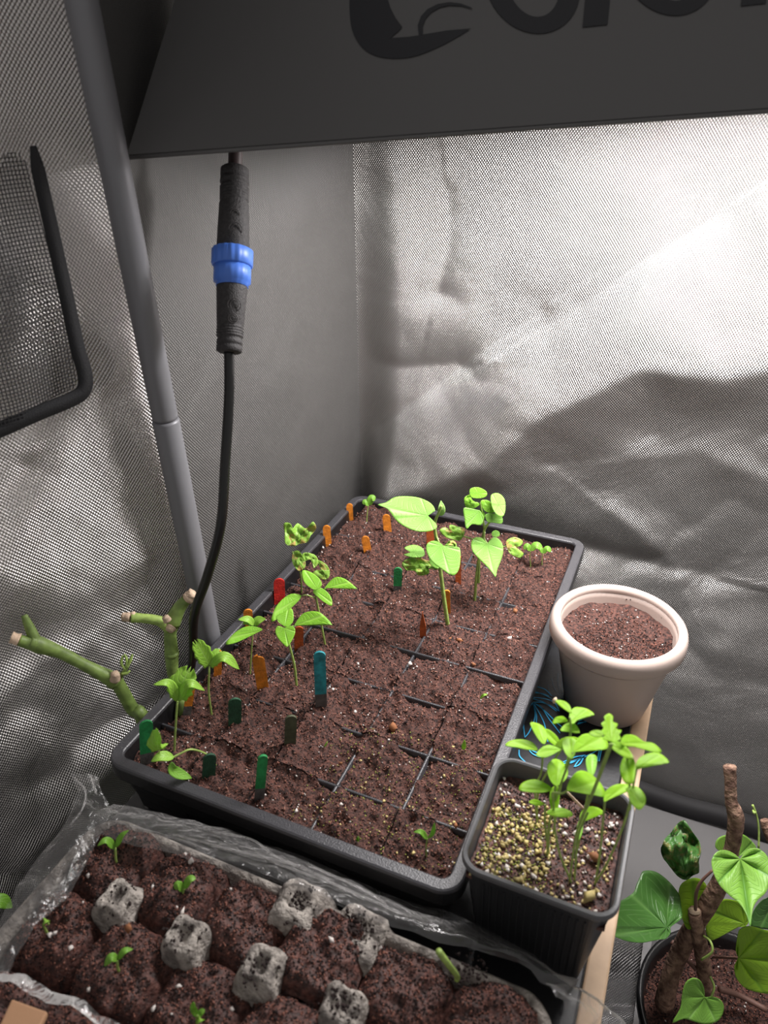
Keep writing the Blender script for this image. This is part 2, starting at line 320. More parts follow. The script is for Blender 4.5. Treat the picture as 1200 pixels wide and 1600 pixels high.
# wall left of the pole, running out towards the camera's left
A0=np.array([XL,PY]); A1=np.array([-.22,-.36]); DL=A1-A0; LL=np.linalg.norm(DL); dl=DL/LL; nl=np.array([-dl[1],dl[0]])
if nl@(CAM[:2]-A0)<0: nl=-nl
def lw(u,v):
    p=onplane(u,v,(A0[0],A0[1],0),(nl[0],nl[1],0)); return (float((p[:2]-A0)@dl),p[2])
def lwp(s,z,off=0): q=A0+dl*s+nl*off; return np.array([q[0],q[1],z])
ns=230; ss=np.linspace(0,LL,ns); zs=np.linspace(ZF,.95,280); SS,Z=np.meshgrid(ss,zs,indexing='ij')
H=.018*fbm(SS*6+2,Z*6+4,2,3)+.020*np.abs(fbm(SS*8+Z*5,Z*9-SS*6,2,8))+.006*fbm(SS*18+Z*6,Z*16-SS*8,3,5)+.0006*fbm(SS*38,Z*38,2,1)
H+=ridge(SS,Z,[(0,880),(90,720),(130,650),(190,560)],.010,.03,.03,lw)+ridge(SS,Z,[(0,760),(60,690)],.006,.02,.02,lw)
H+=ridge(SS,Z,[(40,560+200),(150,640),(215,600)],-.008,.02,.03,lw)+ridge(SS,Z,[(10,1100),(75,1040),(110,1030)],.005,.01,.01,lw)+ridge(SS,Z,[(60,1330),(190,1180)],.007,.03,.02,lw)
e=np.clip(SS/.05,0,1); H=(H-.01)*e*e*(3-2*e)
Q=A0[None,None]+dl*SS[...,None]+nl*H[...,None]; V=np.concatenate([Q,Z[...,None]],-1).reshape(-1,3)
struct(mesh('wall_front_left',V,grid_faces(ns,280),M['silver_side'],uv=np.stack([SS,Z],-1).reshape(-1,2)))
# right wall outside the frame
V=[(.98,YB,ZF),(.98,-.1,ZF),(.98,-.1,.95),(.98,YB,.95)]; struct(mesh('wall_right',V,[(0,1,2,3)],M['silver_side'],uv=[(0,0),(.6,0),(.6,1.3),(0,1.3)]))
V,Fc=box_data(-.40,1.0,-.45,.52,ZF-.01,ZF); struct(mesh('floor',V,Fc,M['floor'],smooth=False))
# black seam tape along the foot of the back wall
sp=[]; 
V=[];ns_=60
for i in range(ns_+1):
    x=XL+.02+i*(1.0-XL-.02)/ns_; z=ZF+.022+.002*math.sin(i*.9)
    V+= [(x,YB-.006,z),(x,YB-.022,z-.020)]
Fc=[(2*i,2*i+2,2*i+3,2*i+1) for i in range(ns_)]
o=mesh('trim_1',V,Fc,M['seam']); solid(o,.003); struct(o)
# silver fabric patch on the floor between stand and drip tray
c=[onz(905,1455,ZF+.006),onz(1022,1455,ZF+.006),onz(1003,1640,ZF+.006),onz(885,1640,ZF+.006)]
V=[];uvs=[]
for i in range(30):
    for j in range(40):
        a,b=i/29,j/39; p=(1-a)*((1-b)*c[0]+b*c[3])+a*((1-b)*c[1]+b*c[2]); p=p.copy(); p[2]+=.012*math.sin(b*9)*(.5+.5*math.sin(a*3))+.004*float(fbm(p[0]*30,p[1]*30,2)); p[2]=max(p[2],ZF+.001); V.append(p); uvs.append((p[0],p[1]))
o=mesh('fabric_flap',V,grid_faces(30,40),M['silver_flap'],uv=uvs); tag(o,'loose silver woven tent fabric lying on the floor beside the wooden edging','fabric'); solid(o,.0006)

# pole
def onx(u,v,x): return onplane(u,v,(x,0,0),(1,0,0))
pA=onx(325,985,-.0125); pB=onx(127,0,-.0125); pd=(pB-pA)/(pB[2]-pA[2]); pj=onx(256,655,-.0125)[2]
def pz(z): return pA+pd*(z-pA[2])
t=thing('tent_pole',pz(ZF),'grey round steel tent pole standing upright against the left wall','pole')
for n_,z0,z1,r in (('pole_section',ZF,pj,.0100),('pole_section',pj,.95,.0094)):
    lathe(n_,[(r*.96,0),(r,.002),(r,z1-z0-.002),(r*.96,z1-z0)],pz(z0),pd,M['pole'],t,28)

# mesh pocket on the left wall
t=thing('mesh_pocket',lwp(*lw(60,500),.02),'black netting pocket with black binding on the left wall','pocket')
path=[(26,225),(34,262),(50,330),(78,450),(96,530),(108,572),(107,596),(90,610),(40,630),(0,647),(-60,672)]
P3=[lwp(*lw(*q),.022) for q in path]
Q=catmull(P3,5);V=[];
wv=np.interp(np.linspace(0,1,len(Q)),[0,.1,.5,1],[.003,.0075,.0095,.0095])
for i,q in enumerate(Q):
    tt=nrm(Q[min(i+1,len(Q)-1)]-Q[max(i-1,0)]); side=nrm(np.cross(tt,[nl[0],nl[1],0])); 
    V+=[q-side*wv[i]*.5,q+side*wv[i]*.5]
o=mesh('binding',V,[(2*i,2*i+2,2*i+3,2*i+1) for i in range(len(Q)-1)],M['bind'],t); solid(o,.002)
# netting: a real grid of threads inside the outline
S0=[lw(*q) for q in [(24,235),(42,262),(60,330),(88,450),(118,580),(110,604),(40,632),(0,648),(-90,680),(-90,250)]]
def inside(x,y,poly):
    c=False; n=len(poly)
    for i in range(n):
        (x1,y1),(x2,y2)=poly[i],poly[i-1]
        if (y1>y)!=(y2>y) and x<(x2-x1)*(y-y1)/(y2-y1)+x1: c=not c
    return c
vf=[]; smin=min(s for s,z in S0); smax=max(s for s,z in S0); zmin=min(z for s,z in S0); zmax=max(z for s,z in S0)
def net(s,z): return lwp(s,z,.016+.006*math.sin(s*70)+.004*math.sin(z*40+s*30))
V=[];Fc=[];pitch=.0023; w=.0005
for dirn in (0,1):
    a0,a1,b0,b1=(smin,smax,zmin,zmax) if dirn==0 else (zmin,zmax,smin,smax)
    for a in np.arange(a0,a1,pitch):
        prev=None
        for b in np.arange(b0,b1,.0046):
            s,z=(a,b) if dirn==0 else (b,a)
            if inside(s,z,S0):
                p=net(s,z); d=np.array([dl[0],dl[1],0])*w if dirn==0 else np.array([0,0,w])
                V+=[p-d/2,p+d/2]; k=len(V)
                if prev: Fc.append((prev-2,prev-1,k-1,k-2))
                prev=k
            else: prev=None
o=mesh('netting',V,Fc,M['mesh'],t,smooth=False); solid(o,.0004); o['kind']='stuff'

# ---------------------------------------------------------------- stand with the printed board
def zb(u,v): return onz(u,v,-.06)
BX0,BX1,BY0,BY1=-.002,.3475,-.34,.345
t=thing('printed_board',((BX0+BX1)/2,.05,-.41),'black board with blue leaf line print and wooden edging carrying the trays','board')
V,Fc=box_data(BX0,BX1,BY0,BY1,-.072,-.0605); bevel(mesh('board_panel',V,Fc,M['board'],t,smooth=False),.001)
V,Fc=box_data(BX1+.0005,BX1+.0145,BY0,BY1,-.075,-.0585); bevel(mesh('edge_strip',V,Fc,M['wood'],t,smooth=False),.0015)
V,Fc=box_data(BX0+.02,BX1-.01,BY0+.02,BY1-.02,-.41,-.0725); bevel(mesh('stand_box',V,Fc,M['black'],t,smooth=False),.004)
V,Fc=box_data(.3300,.3306,.12,.40,-.0606,-.0602); mesh('groove',V,Fc,M['letter'],t,smooth=False)
def flat_line(px,w):
    Q=catmull([zb(*p)+np.array([0,0,.0004]) for p in px],6);V=[]
    for i,q in enumerate(Q):
        tt=nrm(Q[min(i+1,len(Q)-1)]-Q[max(i-1,0)]); s=nrm(np.cross(tt,[0,0,1])); k=math.sin(math.pi*min(1,max(.15,i/(len(Q)-1)*.9+.05)))**.3
        V+=[q-s*w*.5*k,q+s*w*.5*k]
    return V,[(2*i,2*i+2,2*i+3,2*i+1) for i in range(len(Q)-1)]
L=[]
hub=(833,1098)
for px in [[hub,(822,1112),(818,1130),(820,1153)],[hub,(836,1120),(828,1142),(820,1153)],[hub,(838,1118),(838,1130)],
  [hub,(848,1125),(853,1142),(856,1160)],[hub,(850,1110),(868,1128),(880,1138)],[hub,(846,1098),(862,1104),(874,1112)],[(833,1090),(850,1092),(866,1098),(874,1112)],
  [(832,1092),(850,1098),(870,1112)],[(833,1080),(850,1086),(862,1092)],[(834,1083),(846,1084),(858,1088)],[(838,1073),(852,1078),(862,1088)],[hub,(846,1106),(858,1124),(875,1146)],
  [(811,1172),(812,1182),(822,1192)],[(824,1168),(832,1178),(845,1183),(856,1180)],[(826,1170),(838,1176),(850,1178)],
  [(902,1132),(914,1128),(928,1118),(928,1112),(918,1112),(905,1124)],[(904,1127),(916,1122),(926,1114)],[(903,1130),(918,1127),(926,1116)],
  [(878,1194),(900,1188),(920,1180),(935,1172)],[(880,1191),(896,1184),(915,1180)],[(897,1199),(903,1190),(912,1182),(906,1194),(897,1199)],[(884,1193),(893,1192),(905,1186)],
  [(933,1190),(936,1175),(940,1160),(942,1145)],[(936,1190),(939,1175),(943,1160)]]: L.append(flat_line(px,.0011))
V,Fc=merge(*L); mesh('leaf_print',V,Fc,M['blueline'],t,smooth=False)
L=[flat_line(p,.0006) for p in [[(878,1092),(866,1075),(862,1060)],[(878,1092),(872,1070),(872,1052)],[(879,1092),(878,1070),(882,1050)],[(880,1092),(886,1078),(886,1062)],[(876,1093),(860,1085),(856,1070)],[(884,1096),(895,1094),(900,1096)]]]
V,Fc=merge(*L); mesh('leaf_print',V,Fc,M['greyline'],t,smooth=False)['label']='faded leaf lines by the round pot'

# ---------------------------------------------------------------- soil helpers
def soil_h(X,Y): return .0045*fbm(X*45,Y*45,3,1)+.0022*fbm(X*240,Y*240,3,4)
def soil_patch(name,x0,x1,y0,y1,hf,mt,parent,n=26,skirt=.01):
    xs=np.linspace(x0,x1,n); ys=np.linspace(y0,y1,n); X,Y=np.meshgrid(xs,ys,indexing='ij'); Z=hf(X,Y); V=np.stack([X,Y,Z],-1).reshape(-1,3)
    Fc=grid_faces(n,n)
    # skirt
    ring=[i*n for i in range(n)]+[(n-1)*n+j for j in range(1,n)]+[i*n+n-1 for i in range(n-2,-1,-1)]+[j for j in range(n-2,0,-1)]
    base=len(V); Vs=V[ring].copy(); Vs[:,2]-=skirt; V=np.vstack([V,Vs]); k=len(ring); sk=np.array([(ring[i],ring[(i+1)%k],base+(i+1)%k,base+i) for i in range(k)])
    return mesh(name,V,np.vstack([Fc,sk]),mt,parent)
OCT=np.array([[1,0,0],[-1,0,0],[0,1,0],[0,-1,0],[0,0,1],[0,0,-1]],float); OF=np.array([[0,2,4],[2,1,4],[1,3,4],[3,0,4],[2,0,5],[1,2,5],[3,1,5],[0,3,5]])
def scatter(name,P,sz,mt,parent,elong=1.0,smooth=False):
    """one mesh of small irregular grains at points P"""
    P=np.asarray(P); n=len(P)
    if n==0: return
    s=RNG.uniform(.5,1.0,(n,1,1))**1.5*sz; sc=RNG.uniform(.55,1.0,(n,1,3)); sc[:,:,0]*=elong
    v=OCT[None]*sc*s; v+=RNG.normal(0,.12,v.shape)*s
    a=RNG.uniform(0,6.28,(n,3)); 
    for i,(p,q) in enumerate(((0,1),(1,2),(0,2))):
        c=np.cos(a[:,i])[:,None];s_=np.sin(a[:,i])[:,None]
        if i: c=np.cos(a[:,i]*.25)[:,None]; s_=np.sin(a[:,i]*.25)[:,None]
        x=v[:,:,p].copy();y=v[:,:,q].copy(); v[:,:,p]=x*c-y*s_; v[:,:,q]=x*s_+y*c
    v+=P[:,None,:]; V=v.reshape(-1,3)-ORG(parent) if parent is not None else v.reshape(-1,3)
    Fc=(OF[None]+6*np.arange(n)[:,None,None]).reshape(-1,3)
    me=bpy.data.meshes.new(name); me.vertices.add(len(V)); me.vertices.foreach_set('co',V.ravel()); me.loops.add(Fc.size); me.loops.foreach_set('vertex_index',Fc.ravel().astype(np.int32))
    me.polygons.add(len(Fc)); me.polygons.foreach_set('loop_start',np.arange(0,Fc.size,3,dtype=np.int32)); me.polygons.foreach_set('loop_total',np.full(len(Fc),3,dtype=np.int32))
    if smooth: me.polygons.foreach_set('use_smooth',[True]*len(Fc))
    me.update(calc_edges=True); me.materials.append(mt); o=bpy.data.objects.new(name,me); COL.objects.link(o)
    if parent is not None:o.parent=parent
    o['kind']='stuff'; return o
def rpts(n,x0,x1,y0,y1,hf,lift=.0002):
    x=RNG.uniform(x0,x1,n); y=RNG.uniform(y0,y1,n); return np.stack([x,y,hf(x,y)+lift],-1)

# ---------------------------------------------------------------- seed tray, 5 x 8 cells
TW,TL=.27,.433
tray=thing('seed_tray',(TW/2,TL/2,-.06),'large black seed tray of forty soil cells against the tent corner','tray')
loft_rect('tray_body',(0,TW,0,TL),.016,[(.016,-.0598),(.009,-.030),(.007,-.013),(.0005,-.013),(0,-.0115),(0,-.0015),(.0008,0),(.0092,0),(.0100,-.0012),(.0105,-.030),(.014,-.056)],M['black'],tray,8)
loft_rect('rim_cap',(0,TW,0,TL),.016,[(.0002,-.0012),(.0008,.0006),(.0020,.0012),(.0086,.0012),(.0094,.0006),(.0098,-.0008)],M['rim'],tray,8,close=False)
XD=[.0105,.0615,.1115,.162,.2125,.2595]; YD=[.0105,.0545,.1055,.1565,.2065,.258,.308,.3595,.4225]
def th(X,Y):
    u=np.min([np.abs(X-a) for a in XD],0); v=np.min([np.abs(Y-a) for a in YD],0); d=np.minimum(u,v)
    h=-.0092+.0080*fbm(X*33,Y*33,3,1)+.0055*fbm(X*150,Y*150,3,4)-.0050*np.exp(-(d/.0035)**2)*np.clip(-.25+3.4*vn(X*31+5,Y*31),-.5,1)
    h-=.006*np.clip(1-(X-.008)/.012,0,1)+.006*np.clip(1-(Y-.008)/.016,0,1); h+=.0015*np.clip((Y-.2)/.2,0,1)
    return h
for i in range(5):
    for j in range(8):
        soil_patch('soil_cell',XD[i]+.0004,XD[i+1]-.0004,YD[j]+.0004,YD[j+1]-.0004,th,M['soil'],tray,34)
# moulded cell walls with rounded top lips
vf=[]
def lip(a,b):
    a=np.array(a,float);b=np.array(b,float);d=nrm(b-a);s=np.cross(d,[0,0,1]);V=[];n=14
    for i in range(n+1):
        p=a+(b-a)*i/n
        for o_,z in ((-.0012,-.04),(-.0011,-.0003),(-.0005,.0003),(.0005,.0003),(.0011,-.0003),(.0012,-.04)): V.append(p+s*o_+np.array([0,0,z]))
    Fc=[(i*6+k,i*6+k+1,(i+1)*6+k+1,(i+1)*6+k) for i in range(n) for k in range(5)]
    return V,Fc
zl=-.0102
for x in XD[1:-1]: vf.append(lip((x,YD[0],zl),(x,YD[-1],zl)))
for k,y in enumerate(YD[1:-1]): vf.append(lip((XD[0],y,zl+(.0022 if k==3 else 0)),(XD[-1],y,zl+(.0022 if k==3 else 0))))
V,Fc=merge(*vf); mesh('cell_insert',V,Fc,M['rim'],tray)
N=dict(x0=.010,x1=.260,y0=.012,y1=.423)
scatter('soil_crumbs',rpts(16000,hf=th,**N),.0011,M['grain_d'],tray); scatter('soil_crumbs',rpts(13000,hf=th,**N),.0009,M['grain_m'],tray,1.6); scatter('soil_fibres',rpts(2600,hf=th,lift=.0006,**N),.0011,M['grain_l'],tray,2.6)
scatter('perlite_grains',rpts(700,hf=th,lift=.0004,**N),.0012,M['perlite'],tray)
scatter('perlite_grains',np.array([np.r_[onz(u,v,-.008)[:2],0] for u,v in [(415,1245),(463,1270),(533,1260),(795,1000),(600,895),(604,917),(672,930),(503,865),(505,858),(680,915),(529,945),(548,877),(624,838),(577,835),(641,1040),(560,1040),(520,1080),(575,1120),(555,1115)]])*[1,1,0]+np.array([0,0,-.006]),.0034,M['perlite'],tray,smooth=False)
scatter('ochre_grains',rpts(70,x0=.15,x1=.26,y0=.012,y1=.12,hf=th,lift=.0008),.0018,M['pebble'],tray); scatter('moss_grains',rpts(500,x0=.14,x1=.26,y0=.012,y1=.12,hf=th,lift=.0003),.0009,M['moss'],tray)
for (u,v,s) in [(605,1008-52,.003),(703,985+13,.004),(718,1000,.0045),(740,1038,.003),(532,1193,.004),(614,1137,.006),(805,955,.007),(848,930,.006),(712,1290,.003)]:
    p=onz(u,v,-.007); o=scatter('wood_chip',[p],s,M['chip'],tray,1.5); del o['kind']

# ---------------------------------------------------------------- craft-stick plant markers
def stickmk(top,bot,wpx,mt,label,point=0,split=0,grey=False,ztop_extra=0,cat='plant marker'):
    b=onz(bot[0],bot[1],-.010); D=depth_of(b); n=nrm(CAM-b); n[2]=0; n=nrm(n)
    # tilt: the top lies on the vertical plane through the base that faces the camera
    tp=onplane(top[0],top[1],b,n); w=wpx/F*D; up=tp-b; Lh=np.linalg.norm(up); up=up/Lh; side=nrm(np.cross(up,n)); nn=np.cross(side,up)
    t=thing('plant_marker',b,label,cat,'dyed craft-stick stubs in the seed tray')
    pts=[]; K=10
    for k in range(K+1):
        f=k/K; 
        pts.append((f,))
    left=[];right=[]
    H=.012 # buried length
    ys=np.r_[-H/Lh,np.linspace(0,1-min(.9,w/2/Lh),8)[:-1],1-min(.9,w/2/Lh)*(1-np.sin(np.linspace(0,math.pi/2,8)))]
    V=[];rows=[]
    for y in ys:
        hw=w/2
        r=(1-y)*Lh
        if point: hw*=min(1,max(.06,(1-y)*1.6/ point))
        elif r<w/2: hw=math.sqrt(max((w/2)**2-(w/2-r)**2,(w*.04)**2))
        row=[]
        for x in (-1,-.5,0,.5,1):
            off=0
            if split and y>.45: off=-split*Lh*(y-.45)/.55*(1-abs(abs(x)-.55)*1.6) if abs(x)<.3 else (.10*Lh*(y-.45) if x<0 else 0)
            p=b+up*(y*Lh+off)+side*hw*x; row.append(p)
        rows.append(row)
    th_=.0009
    for z in (th_,-th_):
        for row in rows:
            for p in row: V.append(p+nn*z)
    R=len(rows);Fc=[]
    for i in range(R-1):
        for k in range(4):
            a=i*5+k; Fc.append((a,a+1,a+6,a+5)); c=a+R*5; Fc.append((c,c+5,c+6,c+1))
        a=i*5; Fc.append((a,a+5,a+5+R*5,a+R*5)); a=i*5+4; Fc.append((a,a+R*5,a+5+R*5,a+5))
    for k in range(4): a=(R-1)*5+k; Fc.append((a,a+1,a+1+R*5,a+R*5))
    V2=V
    if grey:
        cut=3
        f1=[f for f in Fc if all((i%(R*5))//5<=cut for i in f)]; f2=[f for f in Fc if f not in f1]
        mesh('wet_base',V,f1,M['greyw'],t,smooth=False)['label']='greyish wet lower end'; Fc=f2
    mesh('blade',V,Fc,mt,t,smooth=False); return t
SM=[((546,787),(547,810),10,'orange','short orange stub nearest the far left tray corner',0,0),
((510,821),(512,850),12,'orange','orange stub at the left tray edge, second from the far corner',0,0),
((603,804),(606,832),12,'orange','orange stub just left of the big heart-shaped bean leaf',0,0),
((570,838),(575,864),12,'orange','orange stub below and left of the big bean leaf, standing alone',0,0),
((672,826),(673,856),12,'orange2','orange stub half hidden under the tip of the big bean leaf stalk',0,0),
((646,852),(647,882),9,'orange2','pointed orange splinter poking above the bitten bean leaf',1,0),
((716,868),(716,910),9,'orange2','thin orange stub between the two bean plants',0,0),
((698,922),(699,956),10,'orange','orange stub hidden behind the tall bean stem',0,0),
((660,956),(661,993),10,'orange2','pointed orange-red splinter in the middle of the tray',1,0),
((387,952),(389,985),14,'orange','orange stub behind the small seedling by the left tray edge',0,0),
((467,979),(467,1013),14,'orange2','rust-coloured stub right of the front pepper seedling',0,0),
((341,1016),(340,1056),12,'orange','narrow orange stub behind the lobed-leaf seedling on the left',0,0),
((403,1026),(411,1076),18,'orange','broken orange stub split into a V',0,.34),
((300,1066),(292,1115),12,'orange','stub with orange top and grey base by the left tray edge',0,0,True),
((436,904),(437,938),17,'red','red frayed stub at the left edge of the tray',0,0),
((622,887),(621,924),13,'green','green stub near the middle of the tray left of the bean stem',0,0,True),
((367,1091),(367,1134),20,'dgreen','dark green stub on the left half of the tray',0,0),
((228,1126),(230,1192),20,'green','green stub in the front left corner of the tray',0,0,True),
((411,1180),(405,1248),15,'green','narrow green stub near the front edge of the tray',0,0,True),
((455,1118),(453,1170),18,'olive','faded brownish green stub in the dark soil',0,0),
((328,1178),(326,1212),20,'dgreen','very dark green stub behind the drooping seedling',0,0),
((499,1018),(502,1106),18,'teal','tall teal stick, the tallest in the tray',0,0,True)]
for a in SM: stickmk(a[0],a[1],a[2],M[a[3]],a[4],a[5],a[6],len(a)>7)

# ---------------------------------------------------------------- leaves
def leaf_pts(pts,w,shape='ovate',up=.5,cup=.12,crumple=0,nl=15,nw=9,twist=0,seed=0):
    P=catmull(pts,8); m=len(P); 
    # arclength resample
    d=np.r_[0,np.cumsum([np.linalg.norm(P[i+1]-P[i]) for i in range(m-1)])]; T=np.linspace(0,1,nl); P=np.array([[np.interp(t*d[-1],d,[p[k] for p in P]) for k in range(3)] for t in T]); Ln=d[-1]
    V=[];UV=[]; rs=np.random.default_rng(seed+int(abs(pts[0][0])*1e5)%9999)
    offs=rs.random(2)*50
    for i,t in enumerate(T):
        tt=nrm(P[min(i+1,nl-1)]-P[max(i-1,0)]); nh=nrm(nrm(CAM-P[i])*(1-up)+np.array([0,0,1])*up); n=nrm(nh-tt*np.dot(nh,tt)); s=np.cross(tt,n)
        if twist: c,q=math.cos(twist),math.sin(twist); n,s=n*c+s*q,s*c-n*q
        if shape=='ovate': hw=math.sin(math.pi*min(1,t**.72))**.85
        elif shape=='lance': hw=math.sin(math.pi*t**.85)**.8
        elif shape=='fat': hw=math.sin(math.pi*min(1,t**.9))**.55
        elif shape=='oval': hw=math.sqrt(max(0,1-(2*t-1)**2))
        elif shape in('heart','bigheart'): hw=(1-t)**.75*(1+1.2*t)*min(1,(t+.30)**.5*1.25) if t<1 else 0; hw=min(hw,1.0)*1.0
        elif shape=='lobed': hw=(.35+.65*math.sin(math.pi*min(1,t*.8+.12)))*(1+.10*math.cos(t*22)) if t<.97 else .35
        elif shape=='serrate': hw=math.sin(math.pi*min(1,t**.8*.96+.03))**.7*(1+.12*((t*7)%1-.5))
        elif shape=='angular': hw=np.interp(t,[0,.12,.3,.55,.7,1],[.35,.80,1.0,.80,.42,.02])
        hw=max(hw,.02)*w/2
        for j in range(nw):
            x=-1+2*j/(nw-1); a=abs(x); back=0
            if shape in('heart','bigheart'): back=-.26*Ln*math.sin(min(1,a*1.15)*math.pi*.78)**1.2*(1-t)**2.6
            if shape=='lobed': back=.10*Ln*math.cos(x*7.5)*(t)
            h=-cup*hw*2*(.5-a*a) if cup else 0
            p=P[i]+s*hw*x+tt*back+n*(cup*hw*(a*a*1.3)-.0)
            if crumple: 
                k=crumple*w; p=p+n*k*float(fbm(t*4+offs[0],x*2.2+offs[1],3))+s*k*.5*float(fbm(t*5+offs[1],x*2+offs[0],2))+tt*k*.5*float(fbm(t*5-offs[1],x*3,2))
            V.append(p); UV.append((t,x))
    return V,grid_faces(nl,nw),UV
def leaf(pts,w,mt,parent,shape='ovate',label=None,name='leaf',**k):
    V,Fc,UV=leaf_pts(pts,w,shape,**k); o=mesh(name,V,Fc,mt,parent,uv=UV); solid(o,.0003)
    if label:o['label']=label
    return o
def palm(name,col,vein,rough=.42,trans=.3,n=6,blotch=None):
    m=leafmat(name,col,vein,rough,trans,1,blotch); nt=m.node_tree
    return m
def oleaf(P,outline,Db,mt,parent,base=None,g=(0,0),cup=.02,crumple=0,sub=3,rings=10,label=None,nv=6,name='leaf',seed=1):
    O=[np.array([a,b,0.]) for a,b in outline]; n0=len(O); C_=[]
    for i in range(n0):
        a,b,c,d=O[i-1],O[i],O[(i+1)%n0],O[(i+2)%n0]
        for k in range(sub):
            t=k/sub; C_.append(.5*((2*b)+(c-a)*t+(2*a-5*b+4*c-d)*t*t+(3*b-a-3*c+d)*t**3))
    C_=np.array(C_)[:,:2]; bs=np.array(base,float) if base else C_.mean(0); ce=C_.mean(0); sz=np.abs(C_-ce).max()*2
    mm=len(C_); V=[];UV=[]; ax=np.arctan2(*(ce-bs)[::-1]) if base else 0.
    for i in range(rings+1):
        r=i/rings
        for k in range(mm):
            q=bs+(C_[k]-bs)*r; an=math.atan2(C_[k][1]-bs[1],C_[k][0]-bs[0])-ax
            vein=abs(math.cos(an*nv/2))**8 if base else abs(math.cos(an*nv/2))**8*.4
            h=cup*(((q-ce)**2).sum()/(sz/2)**2)-.012*sz/50*.1*vein*math.sin(math.pi*min(1,r*1.1))
            x=q[0]/sz*4+seed*3.7; y=q[1]/sz*4
            D=Db+g[0]*(q[0]-bs[0])+g[1]*(q[1]-bs[1])-h*sz/F*Db*10*.1
            if crumple: D+=crumple*sz/F*Db*float(fbm(x*1.5,y*1.5,3)); q=q+crumple*sz*.12*np.array([float(fbm(x*2,y*2,2)),float(fbm(y*2+9,x*2,2))])*r
            V.append(P(q[0],q[1],D)); UV.append((r,an*nv/2/math.pi))
    Fc=[(i*mm+k,(i+1)*mm+k,(i+1)*mm+(k+1)%mm,i*mm+(k+1)%mm) for i in range(rings) for k in range(mm)]
    o=mesh(name,V,Fc,mt,parent,uv=UV); solid(o,.0003)
    if label:o['label']=label
    return o
def plant(name,base_px,zb_,label,cat,group=None,D=None):
    b=onz(*base_px,zb_) if D is None else dep(*base_px,D); t=thing(name,b,label,cat,group); return t,b
class PL:
    """a seedling: pixels measured in the photograph, real depth from the ground point (+ given offsets, metres, towards the camera)"""
    def __init__(s,name,base,z,label,cat='seedling',group='seedlings in the seed tray',D=None):
        s.t,s.b=plant(name,base,z,label,cat,group,D); s.n=nrm(CAM-s.b)*np.array([1,1,0]); s.n=nrm(s.n)
    def p(s,u,v,o=0): return onplane(u,v,s.b+s.n*o,s.n)
    def d(s): return depth_of(s.b)
    def stem(s,px,r0=.0009,r1=.0007,mt='stemg',name='stem'):
        P=[s.b-np.array([0,0,.006]) if k==0 and len(q)==1 else s.p(*q) for k,q in enumerate(px)]
        if name=='stem' and len(px[0])>=2: P=[P[0]-np.array([0,0,.004])]+P
        return tube(name,P,list(np.linspace(r0,r1,len(P))),M[mt],s.t,8,5)
    def ol(s,px,mt='r_fresh',K=None,off=0,**k):
        if K:
            k0,ox,oy=K; px=[(ox+a/k0,oy+b/k0) for a,b in px]
            if k.get('base'): k['base']=(ox+k['base'][0]/k0,oy+k['base'][1]/k0)
        D=depth_of(s.p(px[0][0],px[0][1],off)); return oleaf(dep,px,D,M[mt],s.t,**k)
    def leaf(s,px,wpx,mt='lime',shape='ovate',**k):
        P=[s.p(*q) for q in px]; w=wpx/F*depth_of(P[0])
        return leaf(P,w,M[mt],s.t,shape,**k)
Z=-.009
# drooping seedling front left
q=PL('seedling',(338,1197),Z,'drooping seedling fallen over in the front left corner of the tray'); q.stem([(338,1197),(325,1180,.004),(300,1171,.008),(283,1177,.01),(262,1188,.012)],.0006,.0008)
q.stem([(262,1188,.012),(252,1182,.012),(248,1172,.012)],.0005,.0004,name='petiole'); q.leaf([(248,1172,.012),(246,1160,.012),(249,1146,.016)],32,'lime','lobed',cup=.05)
q.leaf([(272,1183,.012),(252,1182,.014),(236,1190,.016)],17,'lime','lance'); q.leaf([(268,1190,.012),(272,1205,.014),(300,1216,.014)],18,'fresh','lance')
q=PL('seedling',(272,1180),Z,'slender upright seedling with lobed leaf and two drooping seed leaves near left tray edge'); q.stem([(272,1180),(274,1140),(277,1096)])
q.leaf([(277,1096,.002),(264,1068,.004),(239,1070,.004)],16,'lime','lance'); q.leaf([(279,1096,.002),(295,1068,.006),(320,1079,.006)],16,'lime','lance'); q.leaf([(279,1092,.0),(284,1070,.0),(296,1046,-.004)],40,'lime','lobed',up=.2)
q=PL('seedling',(330,1112),Z,'seedling with lobed top leaf and one seed leaf, in front of the black cable'); q.stem([(330,1112),(326,1080),(327,1042)])
q.leaf([(327,1040,0),(318,1022,0),(306,1003,.0)],26,'lime','lobed',up=.2); q.leaf([(327,1040,0),(336,1026,0),(345,1018,-.002)],22,'lime','lobed',up=.2); q.leaf([(330,1040,.004),(350,1026,.006),(374,1046,.008)],17,'lime','lance')
q=PL('seedling',(391,1050),Z,'small thin seedling with narrow leaves beside an orange stub at the left edge'); q.stem([(391,1050),(393,1015),(396,978)],.0007,.0006)
q.leaf([(397,977),(388,968),(372,968)],12,'lime','lance'); q.leaf([(397,977),(403,970),(415,967,.002)],15,'lime'); q.leaf([(396,980),(390,974),(378,974)],8,'lime','lance')
q=PL('pepper_seedling',(463,1068),Z,'pepper seedling with two long drooping leaves, the front one of two'); q.stem([(463,1068),(460,1040),(452,1008),(446,985)],.0011,.0009)
q.ol([(490,370),(420,348),(350,360),(280,410),(232,475),(300,465),(380,430),(450,395)],'r_fresh',(4.446,300,900),.006,base=(480,378),g=(.00008,-.0002)); q.stem([(446,988,.002),(434,988,.004)],.0007,.0007,name='petiole'); q.ol([(705,355),(760,270),(830,245),(900,260),(975,340),(900,315),(830,315),(750,315)],'r_fresh',(4.446,300,900),.006,base=(715,345),g=(-.0001,-.0002))
